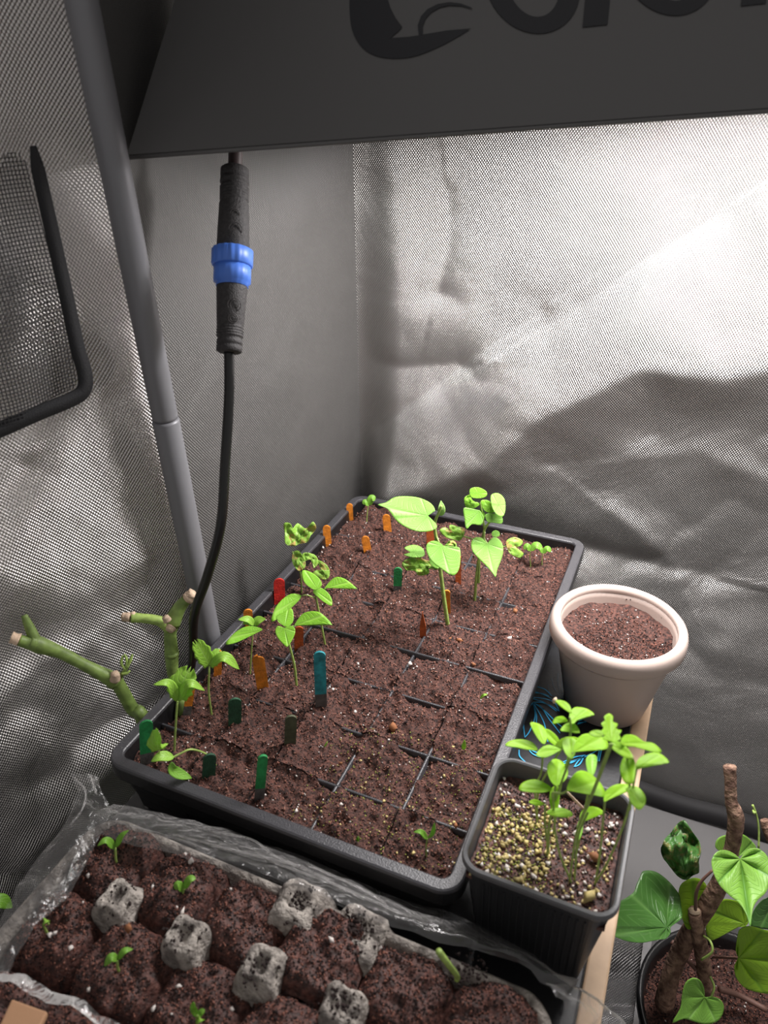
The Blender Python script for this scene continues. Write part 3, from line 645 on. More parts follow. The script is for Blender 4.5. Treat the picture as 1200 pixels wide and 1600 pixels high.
q.stem([(446,988,.002),(453,984,.003),(458,978,.004)],.0007,.0007,name='petiole'); q.ol([(650,350),(605,325),(585,280),(640,250),(690,225),(705,270),(700,320),(670,350)],'r_fresh',(4.446,300,900),-.001,base=(645,352),g=(0,-.0003)); q.ol([(640,365),(600,345),(578,380),(595,430),(640,480),(662,492),(690,455),(715,400),(712,360),(680,345)],'r_fresh',(4.446,300,900),.006,base=(642,362),g=(0,-.0002))
q=PL('pepper_seedling',(508,1008),Z,'pepper seedling with arched leaves behind the other pepper, right of the red stub'); q.stem([(508,1008),(502,975),(495,940),(492,925)],.0010,.0008)
q.ol([(280,760),(220,752),(160,790),(115,850),(97,925),(160,890),(220,840),(270,790)],'r_fresh',(4,400,740),.006,base=(278,770),g=(.0001,-.0002)); q.stem([(493,935),(480,930,.002),(470,931,.004)],.0006,.0006,name='petiole'); q.stem([(493,932),(503,926,.002),(511,918,.002)],.0006,.0006,name='petiole'); q.ol([(425,722),(490,650),(560,660),(635,722),(590,695),(540,692),(480,698)],'r_fresh',(4,400,740),.004,base=(432,715),g=(-.0001,-.0002))
q.ol([(290,605),(340,615),(390,650),(412,690),(395,715),(360,725),(310,690),(290,650)],'r_fresh',(4,400,740),0,base=(380,715),g=(0,-.0003)); q.ol([(355,735),(400,712),(450,745),(475,790),(470,828),(420,800),(380,765)],'r_fresh',(4,400,740),.005,base=(370,730),g=(0,-.0002))
q=PL('bitten_seedling',(471,926),Z,'seedling with crumpled bitten leaves above the red stub at the left edge'); q.stem([(471,926),(470,900),(464,880),(457,862)],.0010,.0008,'stemd')
K8=(4,400,740); K1=(3.53,580,740)
q.ol([(175,310),(215,315),(230,345),(260,310),(300,340),(330,335),(355,300),(378,340),(340,390),(320,430),(270,440),(240,455),(205,450),(180,430),(178,370)],'r_dam',K8,0,crumple=.2,base=(235,440),label='crumpled top leaf')
q.ol([(235,490),(270,485),(300,530),(310,580),(275,610),(245,590),(225,545)],'r_dam',K8,.002,crumple=.18); q.ol([(290,500),(330,495),(375,515),(390,560),(360,590),(362,550),(330,535),(305,545)],'r_dam',K8,.002,crumple=.18); q.ol([(380,540),(430,560),(458,600),(455,650),(420,662),(350,625),(375,605),(405,600),(400,575)],'r_dam',K8,.003,crumple=.18)
# left bean
q=PL('bean_plant',(700,980),Z,'tall bean plant with one very large heart-shaped leaf pointing left'); q.stem([(700,980),(693,930),(688,890),(683,850),(679,820),(686,800),(690,790)],.0021,.0010)
q.ol([(352,205),(330,165),(270,135),(200,125),(130,130),(80,160),(35,172),(90,195),(130,250),(180,290),(250,318),(320,318),(362,298),(350,268),(320,248),(303,238),(320,218)],'r_bean',K1,.004,base=(312,232),g=(.0001,-.0002),cup=.05,rings=14); q.leaf([(688,806,0),(690,795,0),(689,782,-.004)],12,'bean'); q.stem([(682,838),(686,848,.004)],.0008,.0008,name='petiole')
q.ol([(385,385),(345,370),(310,385),(303,420),(320,465),(350,500),(400,535),(445,562),(475,545),(490,500),(492,430),(480,405),(440,410),(410,408)],'r_bean',K1,.008,base=(388,398),g=(0,-.0002),cup=.04,rings=12)
q.ol([(385,480),(350,440),(322,455),(325,500),(370,525)],'r_bean',K1,.002)
q.ol([(170,490),(200,470),(245,455),(290,470),(340,490),(372,510),(365,530),(320,520),(320,545),(290,562),(260,560),(240,535),(200,535),(175,515)],'r_dam',K1,.004,crumple=.3,label='bitten yellowing leaf')
q.ol([(183,410),(230,393),(275,405),(295,435),(285,458),(230,462),(178,447),(215,435)],'r_bean',K1,.0,g=(0,-.0004)); q.ol([(405,400),(425,375),(455,370),(472,395),(462,420),(440,425),(448,400),(430,390)],'r_dam',K1,.0,crumple=.3,label='dried curled leaf')
q.stem([(686,884),(678,878,.002)],.0008,.0006,name='petiole')
# right bean
q=PL('bean_plant',(742,934),Z,'right bean plant with a cluster of small leaves on top and a hanging heart leaf'); q.stem([(742,934),(745,895),(750,860),(757,828),(768,812)],.0016,.0010); q.stem([(748,905),(749,880),(752,850)],.0014,.0010,name='stem'); q.stem([(757,828),(753,800),(750,785)],.001,.0007,name='petiole')

q.ol([(545,85),(590,75),(635,98),(635,125),(600,137),(550,130)],'r_fresh',K1,0); q.ol([(515,130),(545,118),(560,150),(600,165),(570,192),(530,190),(513,160)],'r_fresh',K1,-.004,crumple=.15); q.ol([(660,120),(700,108),(735,140),(740,200),(725,237),(690,225),(665,180)],'r_bean',K1,0,g=(0,-.0002))
q.ol([(510,190),(560,195),(600,215),(622,240),(605,285),(555,280),(525,307),(515,255)],'r_bean',K1,.004,base=(600,205)); q.ol([(630,225),(680,220),(720,235),(722,275),(680,272),(640,265)],'r_bean',K1,.003); q.ol([(605,150),(650,150),(690,200),(660,218),(620,200)],'r_fresh',K1,-.004,crumple=.1); q.ol([(575,205),(620,205),(625,245),(600,262),(580,240)],'r_fresh',K1,.0)
q.ol([(640,385),(610,355),(570,353),(552,380),(560,430),(600,475),(640,515),(670,550),(686,572),(695,530),(715,480),(728,430),(722,385),(695,355),(665,355)],'r_bean',K1,.008,base=(640,388),g=(0,-.0002),cup=.04,rings=12); q.stem([(757,830),(757,842,.004),(762,850,.008)],.0008,.0007,name='petiole')
q.ol([(378,310),(410,298),(430,320),(432,284),(470,290),(510,305),(512,335),(490,367),(440,362),(400,345)],'r_dam',K1,.003,crumple=.2,base=(500,345)); q.stem([(754,848),(740,843,.002),(724,838,.003)],.0009,.0007,name='petiole'); q.ol([(665,325),(685,312),(706,322),(708,342),(690,350),(668,345)],'r_bean',K1,0); q.stem([(776,852),(787,854),(796,852)],.0006,.0006,name='petiole')
q.ol([(745,372),(790,350),(835,370),(825,398),(800,408),(840,440),(820,466),(770,445),(750,410)],'r_dam',K1,0,crumple=.12,base=(752,402))
q=PL('tiny_seedling',(573,816),Z,'tiny seedling beside the orange stub at the far left corner'); q.stem([(573,816),(574,800),(576,789)],.0006,.0005); q.leaf([(576,790),(571,784),(567,788)],9,'fresh','oval'); q.leaf([(576,789),(581,778),(586,782)],12,'fresh','oval')
q=PL('tiny_seedling',(829,883),Z,'left one of two tiny two-leaved seedlings at the far right tray corner'); q.stem([(829,883),(828,870),(829,860)],.0005,.0005); q.leaf([(828,861),(824,853),(818,858)],9,'fresh','oval'); q.leaf([(829,860),(838,852),(847,858)],12,'fresh','oval'); 
q=PL('tiny_seedling',(847,887),Z,'right one of two tiny two-leaved seedlings at the far right tray corner'); q.stem([(847,887),(847,872),(849,864)],.0005,.0005); q.leaf([(849,864),(855,857),(861,862)],9,'fresh','oval'); q.leaf([(848,864),(845,858),(842,860)],7,'fresh','oval')
q=PL('tiny_seedling',(666,1337),Z,'tiny seedling with two narrow leaves near the front right tray corner'); q.stem([(666,1337),(666,1322),(668,1310)],.0006,.0005); q.leaf([(668,1312),(658,1300),(646,1300)],9,'fresh','lance'); q.leaf([(668,1310),(676,1302),(679,1286)],7,'fresh','lance')
q=PL('sprout',(754,1092),Z,'tiny yellow sprout lying on the soil near the right tray rim'); q.leaf([(750,1092,.002),(756,1086,.004),(762,1085,.002)],5,'lime','lance')
q=PL('sprout',(725,1172),Z,'tiny upright green sprout just above the square pot'); q.leaf([(724,1172),(725,1164,.001),(726,1156)],7,'lime','lance')
q=PL('sprout',(508,1168),Z,'thin pale sprout in the middle of the soil'); q.leaf([(507,1167),(510,1162,.001),(512,1158)],3,'lime','lance')
q=PL('sprout',(559,1312),Z,'tiny green sprout near the front tray rim'); q.leaf([(558,1316),(559,1311,.001),(560,1306)],6,'fresh','lance')

# ---------------------------------------------------------------- round beige pot
ZR=.030; pc=(onz(858,965,ZR)+onz(1076,985,ZR))/2; pr=np.linalg.norm(onz(858,965,ZR)-onz(1076,985,ZR))/2
pc=np.array([.3215,.2685,-.060]); pr=.0560
t=thing('round_pot',pc,'round beige plastic pot of bare soil standing beside the large tray','pot')
lathe('pot_body',[(.0335,0),(.0350,.0012),(.0495,.072),(.0500,.078),(.0482,.088),(.0465,.080),(.0440,.060),(.0330,.004)],pc,(0,0,1),M['beige'],t,64,cap=False)
R=[]; r0=.0518
for k in range(13):
    a=math.radians(-115+k*(325-0)/12); 
rp=[(.0488,.0755),(.0500,.0735),(.0545,.0738),(.0562,.0765),(.0562,.0825),(.0553,.0870),(.0530,.0898),(.0505,.0905),(.0482,.0895),(.0472,.0865)]
lathe('rim',rp,pc,(0,0,1),M['beige'],t,64,closed=True)
SP=pc+np.array([0,0,.0775])
n=40;V=[];
for i in range(n):
    for k in range(64):
        r=.0478*i/(n-1); a=2*math.pi*k/64; x=SP[0]+r*math.cos(a); y=SP[1]+r*math.sin(a); V.append((x,y,SP[2]-.006+.004*(r/.0478)**4*(1 if math.sin(a-.2)>.0 else -.6)+.0035*float(fbm(x*80,y*80,3))))
Fc=[(i*64+k,(i+1)*64+k,(i+1)*64+(k+1)%64,i*64+(k+1)%64) for i in range(n-1) for k in range(64)]
rs_=mesh('soil',V,Fc,M['soil'],t)
def disc(n,R,c,z,sp=.0015):
    r=R*np.sqrt(RNG.random(n)); a=RNG.uniform(0,6.28,n); return np.stack([c[0]+r*np.cos(a),c[1]+r*np.sin(a),z+RNG.normal(0,sp,n)],-1)
scatter('soil_crumbs',disc(2600,.0470,SP,SP[2]-.006),.0011,M['grain_d'],rs_); scatter('soil_crumbs',disc(1900,.047,SP,SP[2]-.0055),.0009,M['grain_m'],rs_,1.6); scatter('perlite_grains',disc(110,.044,SP,SP[2]-.0045),.0011,M['perlite'],rs_)
a=RNG.uniform(-.2,2.6,600); rr=.0476-RNG.random(600)*.0006; zz=SP[2]-.004+RNG.random(600)**1.8*.0075*(.4+.6*np.abs(np.sin(a*3.1)))
scatter('soil_smears',np.stack([SP[0]+rr*np.cos(a),SP[1]+rr*np.sin(a),zz],-1),.0014,M['grain_d'],t)

# ---------------------------------------------------------------- square pot with seedlings
bx=(.2665,.3575,.0015,.0925)
t=thing('square_pot',((bx[0]+bx[1])/2,(bx[2]+bx[3])/2,-.06),'square dark grey plastic pot crowded with bright green seedlings','pot')
z0=.030
loft_rect('pot_body',bx,.014,[(.0145,-.0600),(.0135,-.0590),(.0030,.0215),(.0024,.0262)],M['squarepot'],t,8,close=False)
loft_rect('pot_floor',bx,.014,[(.0145,-.0600),(.0160,-.0585)],M['squarepot'],t,8)
loft_rect('rim',bx,.014,[(.0025,.0255),(.0004,.0258),(0,.0268),(.0001,.0288),(.0008,.0300),(.0024,.0303),(.0034,.0295),(.0038,.0260),(.0042,.0180),(.0065,.0000)],M['squarerim'],t,8,close=False)
V=[];vf=[]
for k in range(16):
    x=bx[0]+.016+k*.0040; vf.append(box_data(x-.00035,x+.00035,0,0,0,0))
rb=[]
for k in range(15):
    x=bx[0]+.016+k*.0042
    def yy(z): return bx[2]+.0030+(.0215-z)/.0805*.0105-.0004
    rb.append(([(x,yy(z)-d,z) for z in (.018,-.055) for d in (0,.0006)]+[(x+.0009,yy(z)-d,z) for z in (.018,-.055) for d in (0,.0006)],[(0,1,3,2),(4,6,7,5),(1,5,7,3),(0,4,5,1),(2,3,7,6)]))
V,Fc=merge(*rb); mesh('wall_ribs',V,Fc,M['squarepot'],t,smooth=False)
def sh(X,Y): return .0165+.0035*fbm(X*50,Y*50,3,3)+.0022*fbm(X*230,Y*230,3,6)
sq_=soil_patch('soil',bx[0]+.0052,bx[1]-.0052,bx[2]+.0052,bx[3]-.0052,sh,M['soil2'],t,60,.003)
N=dict(x0=bx[0]+.007,x1=bx[1]-.007,y0=bx[2]+.007,y1=bx[3]-.007)
scatter('soil_crumbs',rpts(2300,hf=sh,**N),.0011,M['grain_d'],sq_); scatter('soil_crumbs',rpts(900,hf=sh,**N),.0009,M['grain_m'],sq_,1.6); scatter('perlite_grains',rpts(130,hf=sh,lift=.0008,**N),.0024,M['perlite'],sq_)
g=rpts(230,x0=bx[0]+.007,x1=bx[0]+.05,y0=bx[2]+.006,y1=bx[3]-.02,hf=sh,lift=.0008); scatter('ochre_grains',g,.0028,M['pebble'],sq_); scatter('moss_grains',rpts(700,x0=bx[0]+.007,x1=bx[0]+.05,y0=bx[2]+.006,y1=bx[3]-.03,hf=sh,lift=.0004),.0010,M['moss'],sq_)
g=rpts(90,x0=bx[0]+.045,x1=bx[1]-.008,y0=bx[2]+.006,y1=bx[3]-.02,hf=sh,lift=.0008); scatter('ochre_grains',g,.0020,M['pebble'],sq_)
for (u,v,s,mm) in [(930,1340,.0062,'chip'),(922,1398,.0055,'pebble'),(848,1280,.004,'pebble')]: 
    o=scatter('wood_chip' if mm=='chip' else 'pebble',[onz(u,v,.0185)],s,M[mm],sq_,1.4); del o['kind']
K=1/3.158
def cr(x,y,o=0): return (700+x*K,1080+y*K,o)
GP='crowded seedlings in the square pot'
def sp(label,base,stems,leaves):
    q=PL('pot_seedling',cr(*base)[:2],.0165,label,'seedling',GP)
    for s_ in stems: q.stem([cr(*a) for a in s_],.0009,.0007)
    for L_ in leaves:
        q.leaf([cr(*a) for a in L_[0]],L_[1]*K,'potleaf' if len(L_)<4 else L_[3],L_[2] if len(L_)>2 else 'fat',nl=13,nw=7,up=.15,cup=.12)
KP=(3.158,700,1080)
def sp(label,base,stems,outs):
    q=PL('pot_seedling',cr(*base)[:2],.0165,label,'seedling',GP)
    for s_ in stems: q.stem([cr(*a) for a in s_],.00065,.0006)
    for i,o_ in enumerate(outs):
        px=o_[0]; mt='r_pot'; off=.004*math.sin(i*2.1+len(px)); 
        if len(o_)>1: mt=o_[1]
        q.ol(px,mt,KP,off,base=px[0],g=(.0002*math.cos(i*1.7),-.0004),cup=.08,nv=3,seed=i)
sp('tallest seedling at the back of the square pot with a seed coat on one leaf',(520,700),[[(520,700),(560,450),(600,300),(605,200)],[(605,200),(605,160),(600,130)]],
 [([(610,108),(600,70),(570,48),(530,45),(545,65),(575,90)],),([(600,155),(600,110),(625,80),(680,85),(718,108),(715,120),(665,108),(640,140),(620,160)],),([(590,150),(570,125),(530,130),(516,160),(550,155)],),([(650,205),(625,160),(585,158),(553,192),(590,200)],)])
q=[o for o in bpy.data.objects if o.name=='pot_seedling'][0]; pp=dep(*cr(520,42)[:2],depth_of(q.location)); pp2=dep(*cr(534,48)[:2],depth_of(q.location)); tube('seed_coat',[pp,(pp+pp2)/2,pp2],[.0012,.0022,.0014],M['cutend'],q,8,4,jit=.2)
sp('back left seedling of the square pot with a leaf reaching over the tray rim',(440,640),[[(440,640),(430,480),(460,400),(470,270)],[(440,640),(445,500),(500,380),(560,285)]],
 [([(475,262),(440,230),(405,158),(440,158),(475,180),(490,220)],),([(442,290),(400,290),(340,278),(282,268),(310,243),(370,238),(420,255)],),([(560,275),(520,265),(480,225),(468,190),(500,190),(540,225)],),([(555,285),(540,300),(490,325),(450,325),(434,312),(460,280),(500,265)],)])
sp('seedling in the middle of the square pot with broad overlapping leaves',(490,810),[[(490,810),(500,650),(560,450),(615,305)]],
 [([(620,300),(625,260),(660,215),(720,212),(780,240),(790,280),(740,290),(680,275)],),([(610,335),(575,300),(560,240),(600,225),(640,250),(630,300)],),([(600,300),(570,285),(530,270),(560,235),(610,225),(650,240)],)])
sp('seedling with the serrated true leaf standing upright at the back of the pot',(600,930),[[(600,930),(640,680),(720,480),(800,260)],[(640,680),(730,470),(810,260)]],
 [([(805,248),(765,235),(772,216),(753,200),(768,182),(755,160),(773,145),(770,125),(795,110),(815,128),(812,150),(838,163),(828,185),(857,195),(845,215),(853,235),(825,250)],),([(765,222),(730,225),(695,208),(725,193),(760,198)],),([(790,262),(840,248),(890,285),(915,330),(880,330),(830,300)],)])
sp('seedling with leaves reaching right past the wooden edging',(725,950),[[(725,950),(790,840),(880,620),(930,385)],[(900,560),(890,380),(870,260)]],
 [([(850,255),(870,218),(920,218),(965,248),(1015,258),(1055,300),(1000,297),(930,275),(880,272)],),([(930,385),(935,340),(980,310),(1040,305),(1092,350),(1040,360),(980,372)],),([(880,315),(920,340),(924,400),(910,455),(870,450),(848,390),(860,340)],)])
sp('seedling with one small dark leaf behind the middle of the pot',(640,780),[[(640,780),(680,560),(710,415)]],[([(710,420),(690,400),(680,340),(700,312),(735,325),(728,390)],'r_fresh')])
sp('seedling with an upright rounded leaf left of centre in the square pot',(495,800),[[(495,800),(500,650),(520,560),(530,465)],[(495,800),(478,650),(480,560)]],
 [([(535,468),(500,430),(490,370),(520,335),(560,345),(590,385),(585,430)],),([(512,485),(470,500),(400,498),(350,485),(370,450),(430,435),(490,460)],),([(475,555),(440,565),(398,548),(430,533)],)])
sp('seedling with an arched leaf in the front half of the square pot',(605,935),[[(605,935),(550,800),(525,650),(520,500)],[(520,500),(560,505),(590,490)]],
 [([(588,490),(600,440),(640,395),(690,400),(750,450),(778,510),(750,520),(690,490),(640,480)],),([(490,605),(500,585),(550,575),(600,590),(615,615),(560,622)],),([(515,600),(500,540),(510,480),(545,470),(550,540),(535,590)],)])
sp('front right seedling of the square pot with two drooping leaves',(725,955),[[(725,955),(750,800),(765,640),(775,540)]],
 [([(770,545),(780,490),(830,460),(890,460),(912,480),(860,505),(810,525)],),([(880,480),(930,470),(970,510),(975,550),(945,585),(905,555),(890,510)],),([(650,650),(655,600),(690,570),(740,575),(770,600),(730,618),(680,640)],)])
sp('shortest seedling of the square pot with a single leaf node near the soil',(625,925),[[(625,925),(635,780),(650,690),(690,600)]],[([(640,740),(632,700),(645,640),(665,640),(662,700)],'r_fresh')])

o=tube('dry_stick',[onz(*cr(670,582)[:2],.018),dep(*cr(590,500)[:2],.44)-np.array([0,0,.0]),],[.0009,.0007],M['cutend'])
tag(o,'dry tan twig lying among the stems in the square pot','twig')

# ---------------------------------------------------------------- egg carton with soil (front)
CX0,CX1,CY0,CY1=.026,.336,-.275,-.0275
t=thing('egg_carton',((CX0+CX1)/2,-.15,-.0595),'grey pulp egg carton filled with dark soil, wrapped in clear film, in front','carton')
PX=[.0307+.05*i for i in range(7)]; PYY=[-.0285-.05*j for j in range(6)]
# outer pulp shell, slightly wavy
def wob(V,a=.0015):
    V=np.array(V); V[:,0]+=a*fbm(V[:,1]*30,V[:,2]*40,2,3); V[:,1]+=a*fbm(V[:,0]*30,V[:,2]*40,2,7); V[:,2]+=a*fbm(V[:,0]*45,V[:,1]*45,2,9); V+=a*.35*np.stack([fbm(V[:,1]*160,V[:,2]*160+V[:,0]*90,2,4)]*3,-1); return V
vs=[];prof=[(.012,-.0590),(.003,-.020),(.0005,-.0115),(.003,-.0095),(.006,-.013),(.010,-.030)]
x0,x1,y0,y1=CX0-.003,CX1+.003,CY0,CY1+.002; nn_=14
for ins,z in prof: vs+=[(x,y,z) for x,y in rrect(x0+ins,x1-ins,y0+ins,y1-ins,max(.024-ins,.004),nn_)]
# densify is not needed: waviness from noise on the rounded ring
NN=4*(nn_+1); Fc=[(i*NN+k,i*NN+(k+1)%NN,(i+1)*NN+(k+1)%NN,(i+1)*NN+k) for i in range(len(prof)-1) for k in range(NN)]
mesh('shell',wob(vs),Fc,M['pulp'],t)
def post(cx,cy,h=.002,s=1.0,dent=True):
    V=[];n=28;pr=[(.0235,-.045),(.017,-.020),(.0135,-.006),(.0105,h-.002),(.0088,h),(.006,h-.0008),(.0035,h-.0045),(.001,h-.006)]
    for r,z in pr:
        for k in range(n):
            a=2*math.pi*k/n+math.pi/4; q=r*s*(1+.17*math.cos(4*(a-math.pi/4)*1.0)); V.append((cx+q*math.cos(a),cy+q*math.sin(a),z))
    V=wob(V,.0055); m_=len(pr); Fc=[(i*n+k,i*n+(k+1)%n,(i+1)*n+(k+1)%n,(i+1)*n+k) for i in range(m_-1) for k in range(n)]+[tuple((m_-1)*n+k for k in range(n))]
    return V,Fc
for j,y in enumerate(PYY[1:2]):
    for i,x in enumerate(PX[1:-1]):
        if i<4: 
            V,Fc=post(x,y,.003 if j==0 else .0); mesh('post',V,Fc,M['pulp'],t)
for x,hh in ((.181,-.003),(.221,-.004)):
    V,Fc=post(x,-.036,hh,1.15); mesh('post',V,Fc,M['pulp'],t)
def mound(cx,cy,k,hz):
    def f(X,Y):
        u=(X-cx)/.0245; v=(Y-cy)/.0245; r=np.abs(u)**3.2+np.abs(v)**3.2
        return np.maximum(hz-.0105*np.clip(r,0,2.0)**1.4+.0085*fbm(X*42,Y*42,3,k)+.0050*fbm(X*150,Y*150,3,k),-.040)
    return f
k=0
MF=[]
for i in range(6):
    for j in range(5):
        cx=PX[i]+.025; cy=PYY[j]-.025; k+=1; hz=-.0045+.003*random.uniform(-1,1); f=mound(cx,cy,k,hz)
        dx=random.uniform(-.002,.002); dy=random.uniform(-.002,.002); MF.append((cx,cy,f))
        soil_patch('soil_mound',cx-.0262,cx+.0262,cy-.0262,cy+.0262,f,M['soil2'],t,34,.012)
        if j<3:
            N=dict(x0=cx-.022,x1=cx+.022,y0=cy-.022,y1=cy+.022); G1=rpts(700,hf=f,**N); G2=rpts(350,hf=f,**N); G3=rpts(int(RNG.integers(1,7)),hf=f,lift=.0006,**N)
            A1_=G1 if k==1 else np.vstack([A1_,G1]); A2_=G2 if k==1 else np.vstack([A2_,G2]); A3_=G3 if k==1 else np.vstack([A3_,G3])
pg=[]
for x_ in PX[1:5]:
    for _ in range(60):
        a_=random.uniform(0,6.28); r_=random.uniform(.002,.013); pg.append((x_+r_*math.cos(a_),PYY[1]+r_*math.sin(a_),.0025-.45*max(0,r_-.009)))
for x_ in (.181,.221,.285):
    for _ in range(90):
        a_=random.uniform(0,6.28); r_=random.uniform(.001,.014); pg.append((x_+r_*math.cos(a_),-.036+r_*math.sin(a_),-.0035-.45*max(0,r_-.009)))
scatter('soil_crumbs',pg,.0016,M['grain_d'],t,1.5)
scatter('soil_crumbs',A1_,.0012,M['grain_d'],t); scatter('soil_crumbs',A2_,.0010,M['grain_m'],t,1.8); scatter('perlite_grains',A3_,.0026,M['perlite'],t,1.7)
o=scatter('wood_chip',[onz(200,1452,.002)],.006,M['chip'],t,1.6); del o['kind']
GC='sprouts in the egg carton'; ZC=-.003
q=PL('carton_sprout',(181,1342),ZC,'two-leaved sprout at the back left corner of the egg carton','seedling',GC); q.stem([(181,1342),(180,1325)],.0008,.0007); q.leaf([(180,1326),(166,1313),(152,1322)],12,'fresh','lance'); q.leaf([(181,1324),(190,1306),(201,1297)],10,'fresh','lance')
q=PL('carton_sprout',(286,1398),ZC,'sprout right of the topmost grey peak in the egg carton, behind the second peak','seedling',GC); q.stem([(286,1398),(288,1388)],.0008,.0007); q.leaf([(287,1392),(278,1382),(274,1390)],12,'fresh','oval'); q.leaf([(288,1388),(296,1374),(306,1372)],12,'fresh','oval')
q=PL('carton_sprout',(184,1512),ZC,'sprout left of the second grey peak, in the second row of the egg carton','seedling',GC); q.stem([(184,1512),(183,1502)],.0008,.0007); q.leaf([(184,1500),(174,1496),(163,1510)],13,'fresh','lance'); q.leaf([(184,1500),(194,1486),(208,1483)],10,'fresh','lance')
q=PL('carton_sprout',(71,1452),ZC,'tiny yellowish curled sprout at the left end of the egg carton','seedling',GC); q.stem([(71,1452),(68,1444),(72,1440),(76,1444)],.0008,.0007); q.leaf([(68,1446),(70,1438,.003),(76,1440)],10,'lime','oval',crumple=.2)
q=PL('carton_sprout',(308,1596),ZC,'small sprout at the bottom edge left of the grey peaks','seedling',GC); q.stem([(308,1596),(308,1586)],.0008,.0007); q.leaf([(308,1588),(302,1576),(303,1566)],10,'fresh','oval'); q.leaf([(308,1590),(314,1582),(320,1578)],10,'fresh','oval'); q.leaf([(306,1598),(312,1592,.004),(318,1594)],9,'lime','oval')
q=PL('carton_sprout',(706,1522),ZC,'rod-like green sprout at the right end of the egg carton','seedling',GC); q.stem([(714,1525,.004),(700,1506,.008),(685,1486,.008)],.0014,.0018,'stemg'); q.stem([(694,1500),(704,1504)],.0006,.0005,name='petiole')

# ---------------------------------------------------------------- clear film around the carton
def film_sheet(rows,name,parent,amp=.004,sub=6):
    R=[catmull([np.array(p,float) for p in r],sub) for r in rows]; nr=len(R); m_=len(R[0]); R2=[]
    for k in range(m_):
        R2.append(catmull([R[i][k] for i in range(nr)],6))
    A=np.array(R2); nv=A.shape[1]; 
    Vv=A.reshape(-1,3); nz_=amp*fbm(Vv[:,0]*55+Vv[:,2]*30,Vv[:,1]*55,4,5); nz2=amp*np.abs(fbm(Vv[:,0]*110,Vv[:,1]*110+Vv[:,2]*60,3,8))
    Vv=Vv+np.stack([nz_*.5,nz_*.5,nz_+nz2],-1)
    return mesh(name,Vv,grid_faces(m_,nv),M['film'],parent)
fl=thing('clear_film',(.1,-.03,-.05),'crumpled clear plastic film wrapped around the edges of the egg carton','plastic film')
# back edge: from carton edge over to the tray wall
rows=[[onz(130,1300,.004),onz(300,1345,.003),onz(480,1395,.002),onz(640,1460,.0),onz(770,1490,-.002),onz(880,1560,-.004)],
      [onz(150,1270,.006),onz(300,1318,.006),onz(450,1372,.004),onz(620,1428,.002),onz(740,1462,.0),onz(900,1535,-.004)],
      [onz(180,1255,-.01),onz(330,1290,-.012),onz(480,1345,-.014),onz(620,1400,-.016),onz(760,1455,-.03),onz(900,1545,-.05)]]
film_sheet(rows,'film_sheet',fl,.004)
rows=[[onz(110,1212,.012),onz(125,1232,.012),onz(118,1250,.010),onz(100,1290,.006),onz(40,1370,.004),onz(0,1440,.004),onz(-40,1500,.004)],
      [onz(135,1208,.014),onz(150,1225,.012),onz(150,1255,.006),onz(128,1300,.006),onz(80,1385,.006),onz(25,1455,.006),onz(-10,1520,.006)],
      [onz(158,1212,.008),onz(160,1235,.008),onz(175,1265,.002),onz(155,1310,.003),onz(115,1390,.002),onz(50,1460,.002),onz(10,1530,.002)]]
film_sheet(rows,'film_sheet',fl,.007)
rows=[[onz(-20,1510,.004),onz(40,1530,.004),onz(130,1570,.006),onz(230,1620,.006)],[onz(-20,1526,.006),onz(34,1548,.007),onz(124,1585,.007),onz(225,1632,.006)]]
film_sheet(rows,'film_sheet',fl,.005)
rows=[[onz(850,1540,.0),onz(880,1580,.0),onz(880,1640,.0)],[onz(900,1545,-.02),onz(925,1585,-.02),onz(930,1640,-.02)],[onz(945,1560,-.05),onz(970,1600,-.05),onz(985,1640,-.05)]]
film_sheet(rows,'film_sheet',fl,.008)
# bright creases in the film along the tray wall
cre=[]
for px,zz in [([(270,1302),(380,1330),(470,1352)],.006),([(330,1298),(390,1312),(440,1342),(520,1375)],.004),([(420,1345),(520,1385),(640,1432)],.004),([(480,1352),(560,1385),(600,1410)],.003),([(170,1282),(260,1305),(330,1330)],.008),([(118,1215),(135,1240),(128,1262),(110,1290)],.016),([(140,1212),(150,1240)],.016)]:
    cre.append(tube_data([onz(u,v,zz)+RNG.normal(0,.0006,3) for u,v in px],.0006,6,6))
V,Fc=merge(*cre); mesh('film_fold',V,Fc,M['film'],fl)
V,Fc=box_data(0,.030,0,.05,0,.003)
cq=[onz(*q_,.014) for q_ in ((-12,1625),(18,1560),(45,1640),(74,1580))]; V=[c_+np.array([0,0,dz]) for c_ in cq for dz in (-.004,0)]
o=bevel(mesh('card_flap',V,Fc,M['card'],smooth=False),.001); tag(o,'tan cardboard piece at the bottom left below the egg carton corner','cardboard')

# ---------------------------------------------------------------- grow light hood
D0,D1=.47,.41
P0=dep(200,243,D0); P1=dep(1200,170,D1); e=nrm(P1-P0); bk=nrm(np.array([-e[1],e[0],0])); 
LL_=.62; P1=P0+e*LL_
P2=dep(275,0,.50); vdir=P2-P0; upn=nrm(np.cross(e,vdir)); 
if upn@(CAM-P0)<0: upn=-upn
vperp=nrm(np.cross(e,upn)); vperp=vperp if vperp[2]>0 else -vperp
slant=vdir-e*0; h_=vdir@vperp; sx_=vdir@e; sc=1.35; HH=h_*sc
a=P0; b_=P1; c_=P1-e*sx_*sc+vperp*HH; d_=P0+e*sx_*sc+vperp*HH
dep_=.155
lamp=thing('grow_light',(P0+P1)/2,'dark grey grow light hood with black lettering hanging above the trays','lamp')
A=[a,b_,b_+bk*dep_,a+bk*dep_]; Tt=[d_,c_,c_+bk*.03,d_+bk*.03]
V=A+Tt; 
o=mesh('hood',V,[(0,1,5,4),(1,2,6,5),(2,3,7,6),(3,0,4,7),(4,5,6,7)],M['hood'],lamp,smooth=False); solid(o,.0015)
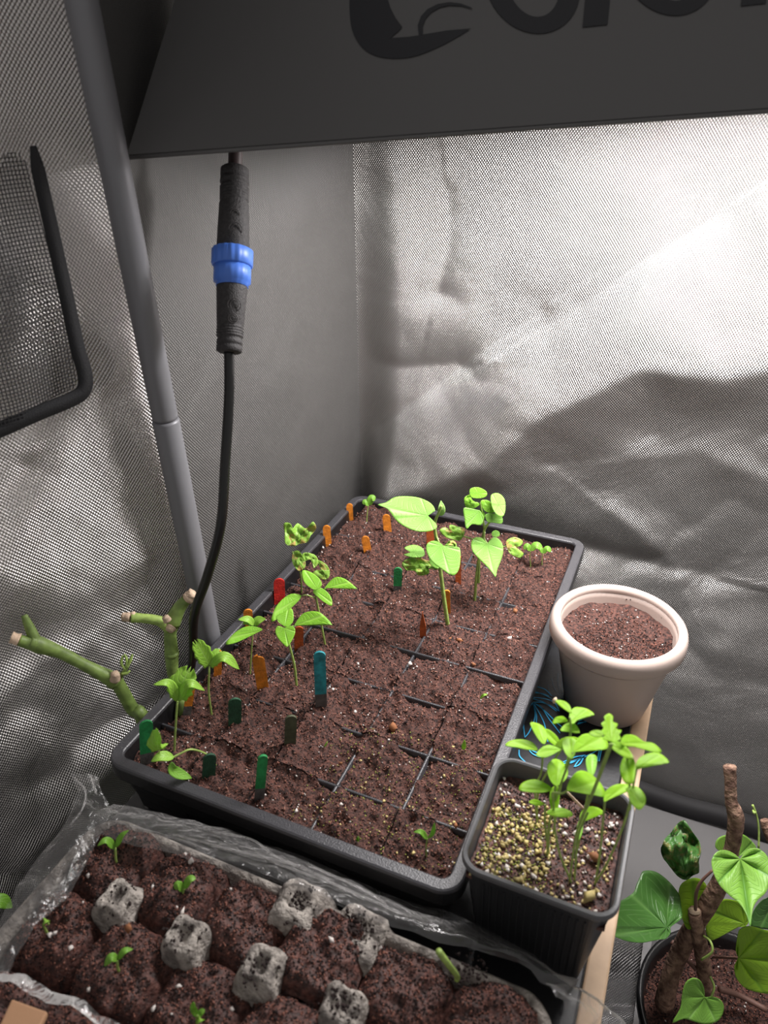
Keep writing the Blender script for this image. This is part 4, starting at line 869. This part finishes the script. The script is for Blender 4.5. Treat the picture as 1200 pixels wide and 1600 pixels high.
# rolled lip along the bottom edge
z_=np.array([0,0,-.0012]); tube('lip',[a+z_-e*.004,b_+z_],.0013,M['hood'],lamp,8,8); tube('lip',[a+z_,a+bk*dep_+z_],.0013,M['hood'],lamp,8,8); tube('lip',[b_+z_,b_+bk*dep_+z_],.0013,M['hood'],lamp,8,8); tube('lip',[a+bk*dep_+z_,b_+bk*dep_+z_],.0013,M['hood'],lamp,8,8)
# light board under the hood with diodes
em=bpy.data.materials.new('led_chip'); em.use_nodes=True; nb=em.node_tree.nodes['Principled BSDF']; nb.inputs['Emission Color'].default_value=(1,.96,.93,1); nb.inputs['Emission Strength'].default_value=8
cc=np.array(LC)+np.array([0,0,.012]); ex=np.array([e[0],e[1],0]); ex=nrm(ex); by=np.array([-ex[1],ex[0],0])
def obox(c,hx,hy,hz): return [c+ex*sx*hx+by*sy*hy+np.array([0,0,sz*hz]) for sx in (-1,1) for sy in (-1,1) for sz in (-1,1)],box_data(0,1,0,1,0,1)[1]
V,Fc=obox(cc,.17,.034,.003); mesh('led_board',V,Fc,M['beige'],lamp,smooth=False)
vf=[obox(cc+ex*(-.157+.0285*i)+by*(-.027+.018*j)+np.array([0,0,-.0045]),.003,.003,.0012) for i in range(12) for j in range(4)]
V,Fc=merge(*vf); mesh('led_chip',V,Fc,em,lamp,smooth=False)['kind']='stuff'
tube('hanger',[(a+b_)/2+bk*.05+np.array([0,0,HH*.9]),(a+b_)/2+bk*.05+np.array([0,0,.5])],.0012,M['pole'],lamp)
# logo lettering on the hood face
def face_pt(u,v): return onplane(u,v,P0,upn)+upn*.0012
def poly(pxs):
    n=len(pxs); return [face_pt(*p) for p in pxs],[tuple(range(n))]
def band(outer,inner):
    n=len(outer); V=[face_pt(*p) for p in outer]+[face_pt(*p) for p in inner]; return V,[(i,(i+1)%n,n+(i+1)%n,n+i) for i in range(n)]
def ell(cx,cy,rx,ry,sl=0,n=40): return [(cx+rx*math.cos(2*math.pi*k/n)-sl*ry*math.sin(2*math.pi*k/n),cy+ry*math.sin(2*math.pi*k/n)) for k in range(n)]
def letter(vf): 
    V,Fc=vf; o=mesh('logo_mark',V,Fc,M['letter'],lamp,smooth=False); return o
cs=catmull([np.array(p+(0,),float) for p in [(562,-60),(549,-20),(547,20),(553,55),(573,82),(605,93),(645,91),(685,76),(715,60),(736,47)]],4)
ci=[(736,47),(700,50),(670,55),(640,60),(610,62),(622,52),(629,45),(618,30),(610,14),(606,0),(600,-20),(596,-60)]
letter(poly([(p[0],p[1]) for p in cs]+ci))
arc=[(655,58),(653,42),(658,28),(668,17),(684,9),(702,6),(720,8),(736,14)]; ai=[(739,17),(722,12),(703,11),(688,14),(674,22),(665,32),(661,44),(661,57)]
V=[face_pt(*p) for p in arc]+[face_pt(*p) for p in ai[::-1]]; letter((V,[(i,i+1,8+i+1,8+i) for i in range(7)]))
letter(band(ell(832,-25,74,80,-.12),ell(833,-27,41,56,-.12))); 
letter(poly([(910,45),(949,41),(962,-90),(922,-88)]))
letter(band(ell(1045,-55,76,82,-.12),ell(1048,-56,40,60,-.12)))
letter(poly([(1157,12),(1196,8),(1210,-100),(1166,-98)])); letter(poly([(1196,-60),(1225,-85),(1265,-90),(1260,-60),(1228,-55),(1200,-25)]))

# ---------------------------------------------------------------- power cable with connector
DC=.50
t=thing('power_cable',dep(300,1030,.60),'black power cable with blue-collared connector hanging from the grow light','cable')
tube('lead',[dep(369,215,DC),dep(368,240,DC),dep(367,268,DC)],.0047,M['cable_b'],t,16)
def lat(name,u0,v0,u1,v1,prof,mt,seg=32,rmod=None,lab=None):
    p,q=dep(u0,v0,DC),dep(u1,v1,DC); Ln=np.linalg.norm(q-p); o=lathe(name,[(r*DC/F,h*Ln) for r,h in prof],p,q-p,M[mt],t,seg,rmod)
    if lab:o['label']=lab
    return o
pr=[(19,0),(22,.02),(22,.11),(20.5,.12),(22,.13),(22.5,.18),(20.5,.19),(21,.22)]
for k in range(5): pr+=[(22.5,.24+.035*k),(22.5,.25+.035*k),(21.2,.258+.035*k)]
pr+=[(23,.44),(25.5,.97),(24,1.0)]
ch1=lat('connector_half',367,263,364,393,pr,'rubber')
lat('collar',364,390,363.2,417,[(29,0),(31.5,.06),(31.5,.92),(29,1)],'blue',72,lambda k,h:1+(.035 if (k//2)%2 else 0)*(1 if k<44 else 0))
lat('collar',363.3,414,362.6,448,[(28.5,0),(28.5,.8),(24,.86),(25,1)],'blue',72,lambda k,h:1+(.012 if (k//2)%2 else 0))
pr=[(24,0),(24,.05),(21,.60)]
for k in range(4): pr+=[(20.2,.62+.04*k),(21.2,.63+.04*k),(21.2,.64+.04*k),(20,.65+.04*k)]
pr+=[(18.5,.80),(20.2,.82),(20.2,.88),(18.5,.89),(20.2,.91),(20,.98),(17,1.0)]
ch2=lat('connector_half',362.6,446,358,551,pr,'rubber')
def stamp(u,v,r):
    nrmv=nrm(CAM-dep(u,v,DC)); c=dep(u,v,DC)+nrmv*(.0104 if v<400 else .0096)*1.0; s=nrm(np.cross(nrmv,[0,0,1])); w_=np.cross(s,nrmv)
    for rr in (1,.62):
        V=[];Q=[c+(s*math.cos(a)+w_*math.sin(a))*r*rr*DC/F for a in np.linspace(0,2*math.pi,17)]; tube('moulded_mark',Q,.00035,M['stamp'],ch1 if v<400 else ch2,5,2)
stamp(368,358,10); stamp(367,334,7); stamp(366,476,10); stamp(364,497,7)
cp=[dep(358,545,DC),dep(358,620,.505),dep(352,720,.515),dep(345,820,.53),dep(324,900,.55),dep(304,960,.567)]
cp+=[np.array([-.030,.118,-.02]),np.array([-.034,.115,-.12]),np.array([-.034,.125,-.25]),np.array([-.02,.12,-.40])]
cp[6]=dep(300,1030,.60); 
tube('cord',cp,[.0036]*len(cp),M['cable'],t,16,8)

# ---------------------------------------------------------------- cut green stems left of the tray
t=thing('pruned_plant',(-.06,.03,ZF),'pruned green plant of bare cut stems rising behind the left side of the tray','plant')
A_=[np.array([-.045,.055,ZF+.001]),np.array([-.05,.06,-.25]),dep(228,1150,.60),dep(205,1105,.585),dep(184,1068,.57),dep(177,1060,.565)]
tube('stem',A_,[.006,.006,.0056,.0052,.0052,.0064],M['stemd'],t,12)
tube('stem',[dep(180,1064,.566),dep(165,1056,.56),dep(130,1038,.55),dep(95,1020,.54),dep(62,1008,.53),dep(45,1002,.525)],[.0068,.0054,.0042,.0044,.0062,.0050],M['stemd'],t,12)
tube('branch',[dep(55,1005,.528),dep(40,1003,.524),dep(28,1000,.52)],[.0060,.0045,.0038],M['stemd'],t,10); tube('branch',[dep(56,1002,.528),dep(46,980,.525),dep(38,962,.522)],[.0042,.0034,.0022],M['stemd'],t,10)
tube('cut_end',[dep(30,1000,.52),dep(17,996,.518)],[.0044,.0040],M['cutend'],t,10,jit=.12); tube('cut_end',[dep(180,1062,.556),dep(180,1052,.552)],[.0040,.0030],M['cutend'],t,10,jit=.12)
tube('branch',[dep(182,1062,.56),dep(192,1052,.558),dep(200,1040,.556)],[.0026,.0018,.0012],M['stemd'],t,8)
for px in ([(196,1046),(190,1036),(192,1024)],[(199,1042),(204,1032),(207,1022)],[(198,1043),(198,1030),(194,1022)],[(190,1053),(198,1052),(203,1048)]): tube('bud',[dep(*a_,.556) for a_ in px],[.0010,.0012,.0007],M['stemg'],t,6)
B_=[np.array([-.045,.07,ZF+.001]),np.array([-.045,.085,-.25]),dep(288,1130,.605),dep(278,1085,.60),dep(270,1050,.59),dep(268,1022,.585),dep(266,990,.58),dep(268,975,.578)]
tube('stem',B_,[.006,.006,.0056,.0048,.0046,.0056,.0048,.0060],M['stemd'],t,12)
tube('branch',[dep(266,980,.578),dep(248,970,.574),dep(222,966,.572),dep(205,965,.57)],[.0056,.0040,.0036,.0040],M['stemg'],t,12); tube('branch',[dep(268,975,.578),dep(280,950,.576),dep(292,936,.574)],[.0066,.0050,.0042],M['stemd'],t,12)
tube('cut_end',[dep(292,936,.574),dep(303,927,.573)],[.0050,.0044],M['cutend'],t,10,jit=.12); tube('cut_end',[dep(204,965,.57),dep(191,963,.57)],[.0040,.0032],M['cutend'],t,10,jit=.12); tube('cut_end',[dep(208,962,.57),dep(207,956,.57)],[.0028,.0018],M['cutend'],t,8)
tube('cut_end',[dep(262,970,.568),dep(258,964,.566)],[.0034,.0028],M['cutend'],t,8); tube('cut_end',[dep(268,980,.570),dep(264,986,.568)],[.0044,.0030],M['cutend'],t,8); lathe('node_ring',[(.0040,0),(.0058,.001),(.0058,.003),(.0040,.004)],dep(269,1024,.585),(0,0,1),M['stemd'],t,14)
# lone leaf at the left frame edge
q=PL('low_plant',(-30,1460),ZF,'low green leaf at the left edge beside the egg carton film','plant',None,D=.52); q.stem([(-30,1460),(-20,1430),(-10,1420)],.002,.0015); q.leaf([(-25,1425),(0,1408),(20,1418)],24,'fresh','ovate')

# ---------------------------------------------------------------- vine pot on drip tray at the lower right
def cv(x,y,D): return dep(920+x/3.636,1160+y/3.636,D)
ZD=ZF
pcen=onz(1142,1600,ZD+.112); pcen=np.array([pcen[0],pcen[1],ZD+.0065])
dt=thing('drip_tray',(.56,.14,ZD),'shallow grey plastic drip tray under the vine pot','tray')
lx=onz(1015,1470,ZD+.03)[0]-.004
loft_rect('tray_body',(lx,.78,-.05,.335),.02,[(.008,ZD+.001),(.002,ZD+.026),(-.002,ZD+.030),(.006,ZD+.0305),(.008,ZD+.027),(.014,ZD+.006)],M['traygrey'],dt,6)
vp=thing('vine_pot',pcen,'black round pot of soil holding the woody vine at the lower right','pot')
lathe('pot_body',[(r_*1.13,z_) for r_,z_ in [(.052,0),(.055,.003),(.068,.105),(.0715,.108),(.0715,.116),(.068,.117),(.0655,.110),(.062,.09),(.05,.008)]],pcen,(0,0,1),M['black'],vp,56,cap=False)
zs_=pcen[2]+.104; n=24;V=[]
for i in range(n):
    for k in range(56):
        r=.0748*i/(n-1); a_=2*math.pi*k/56; x=pcen[0]+r*math.cos(a_); y=pcen[1]+r*math.sin(a_); V.append((x,y,zs_-.003+.006*float(fbm(x*60,y*60,3))))
mesh('soil',V,[(i*56+k,(i+1)*56+k,(i+1)*56+(k+1)%56,i*56+(k+1)%56) for i in range(n-1) for k in range(56)],M['soil'],vp)
scatter('soil_crumbs',disc(2200,.073,pcen,zs_-.002),.0014,M['grain_m'],vp); scatter('soil_crumbs',disc(1800,.073,pcen,zs_-.002),.0015,M['grain_d'],vp); scatter('perlite_grains',disc(60,.06,pcen,zs_),.0015,M['perlite'],vp)
vn_=thing('vine',(pcen[0],pcen[1],zs_),'woody vine with thick brown stems and heart-shaped leaves in the black pot','plant')
DS=depth_of((pcen[0],pcen[1],zs_))
tube('trunk',[cv(430,1480,DS+.01),cv(445,1400,DS),cv(500,1230,.655),cv(580,1070,.64),cv(700,880,.62),cv(770,740,.61),cv(815,590,.60),cv(835,430,.59),cv(808,330,.588),cv(805,220,.586),cv(800,135,.585)],[.0085,.0078,.0078,.0076,.0076,.0066,.0058,.0064,.0046,.0044,.0050],M['bark'],vn_,14,6,jit=.05)
tube('trunk',[cv(685,1560,DS),cv(672,1440,.66),cv(650,1250,.645),cv(620,1080,.63),cv(600,960,.62)],[.0066,.0066,.0062,.0060,.0054],M['bark'],vn_,14,6,jit=.05)
tube('cut_end',[cv(600,962,.62),cv(599,950,.62)],[.0050,.0046],M['cutend'],vn_,12); tube('trunk',[cv(1090,620,.62),cv(1040,550,.62),cv(1010,480,.62),cv(1000,440,.62)],[.005,.0045,.0042,.0036],M['bark'],vn_,10,6,jit=.05)
tube('branch',[cv(470,1130,.66),cv(530,1200,.655),cv(610,1290,.65)],[.0022,.002,.002],M['stemthin'],vn_); tube('branch',[cv(740,1400,.66),cv(860,1440,.66),cv(1010,1520,.65)],[.0028,.0025,.0025],M['stemthin'],vn_)
tube('tendril',[cv(606,950,.61),cv(610,860,.60),cv(640,790,.595),cv(705,725,.59)],[.0014,.0014,.0012,.0010],M['stemthin'],vn_); tube('tendril',[cv(965,600,.60),cv(966,500,.60),cv(955,420,.60),cv(930,355,.60)],[.0009,.0008,.0007,.0010],M['stemg'],vn_)
tube('tendril',[cv(650,1098,.625),cv(690,1130,.615),cv(700,1190,.612),cv(640,1235,.62)],[.0010]*4,M['stemg'],vn_); tube('tendril',[cv(690,1330,.64),cv(712,1390,.635),cv(695,1450,.635)],[.0010]*3,M['stemg'],vn_); tube('bud',[cv(932,385,.60),cv(940,400,.598),cv(950,395,.6)],[.0007,.0012,.0006],M['stemg'],vn_,6)
tube('tendril',[cv(850,1225,.59),cv(780,1222,.62),cv(710,1220,.64)],[.0012]*3,M['stemthin'],vn_)
def vl(pts,w,mt,shape,**k):
    P=[cv(*a_) for a_ in pts]; return leaf(P,w/3.636/F*pts[0][2],M[mt],vn_,shape,nl=k.pop('nl',23),nw=15,**k)

def vo(px,D,mt,label=None,base=None,**k): return oleaf(lambda u,v,d: dep(920+u/3.636,1160+v/3.636,d),px,D,M[mt],vn_,base=base,label=label,rings=14,**k)
vo([(465,1050),(505,1020),(530,990),(525,930),(515,870),(490,830),(450,785),(400,745),(355,728),(308,732),(293,760),(272,805),(255,850),(200,890),(140,920),(118,960),(108,1020),(103,1082),(150,1105),(220,1130),(300,1138),(360,1128),(405,1120),(440,1115),(465,1080)],.60,'r_vined','large dark angular leaf',(442,1050),g=(.00006,-.00012),nv=7)
vo([(540,440),(580,490),(625,560),(637,620),(625,680),(628,740),(590,755),(560,780),(520,770),(480,730),(450,690),(420,650),(412,600),(430,550),(470,510),(490,475)],.615,'r_crump','dark crumpled leaf',(548,762),crumple=.12)
vo([(850,650),(800,625),(740,615),(718,590),(730,550),(770,528),(850,520),(890,530),(930,565),(950,600),(900,615)],.610,'r_vine',None,(850,648))
vo([(860,665),(830,635),(780,612),(730,620),(700,660),(700,710),(720,770),(750,820),(800,870),(850,910),(880,950),(900,990),(918,1048),(926,985),(938,930),(965,890),(1000,860),(1020,820),(1037,740),(1020,660),(990,620),(950,600),(900,610),(875,640)],.575,'r_vine','light heart-shaped leaf with a long tip',(860,662),g=(0,-.00008),nv=7)
vo([(590,770),(640,780),(672,820),(668,880),(650,930),(640,1000),(600,1050),(560,1060),(530,1000),(515,930),(510,850),(530,800)],.628,'r_yel','yellow-green leaf',(598,1050))
vo([(760,892),(820,895),(870,915),(900,960),(915,1000),(890,1045),(830,1050),(780,1080),(700,1125),(665,1070),(680,990),(720,930)],.640,'r_yel',None,(885,1030))
vo([(848,1225),(835,1180),(845,1100),(860,1060),(910,1043),(980,1060),(1080,1090),(1180,1180),(1200,1280),(1130,1380),(1040,1425),(960,1420),(880,1390),(835,1330),(828,1270)],.580,'r_yel','bright yellow-green leaf cut by the right frame edge',(850,1225),nv=7)
vo([(660,1450),(655,1395),(630,1350),(590,1338),(550,1365),(530,1430),(520,1510),(475,1592),(540,1570),(610,1590),(660,1600),(720,1590),(755,1555),(768,1500),(745,1460),(700,1445)],.610,'r_bean','lowest leaf, heart-shaped',(658,1448))
vo([(1018,880),(1060,860),(1120,900),(1130,1000),(1050,1060),(960,1055),(920,1040),(935,960),(980,900)],.615,'r_vined',None,(1060,880))
print('objects',len(bpy.data.objects))
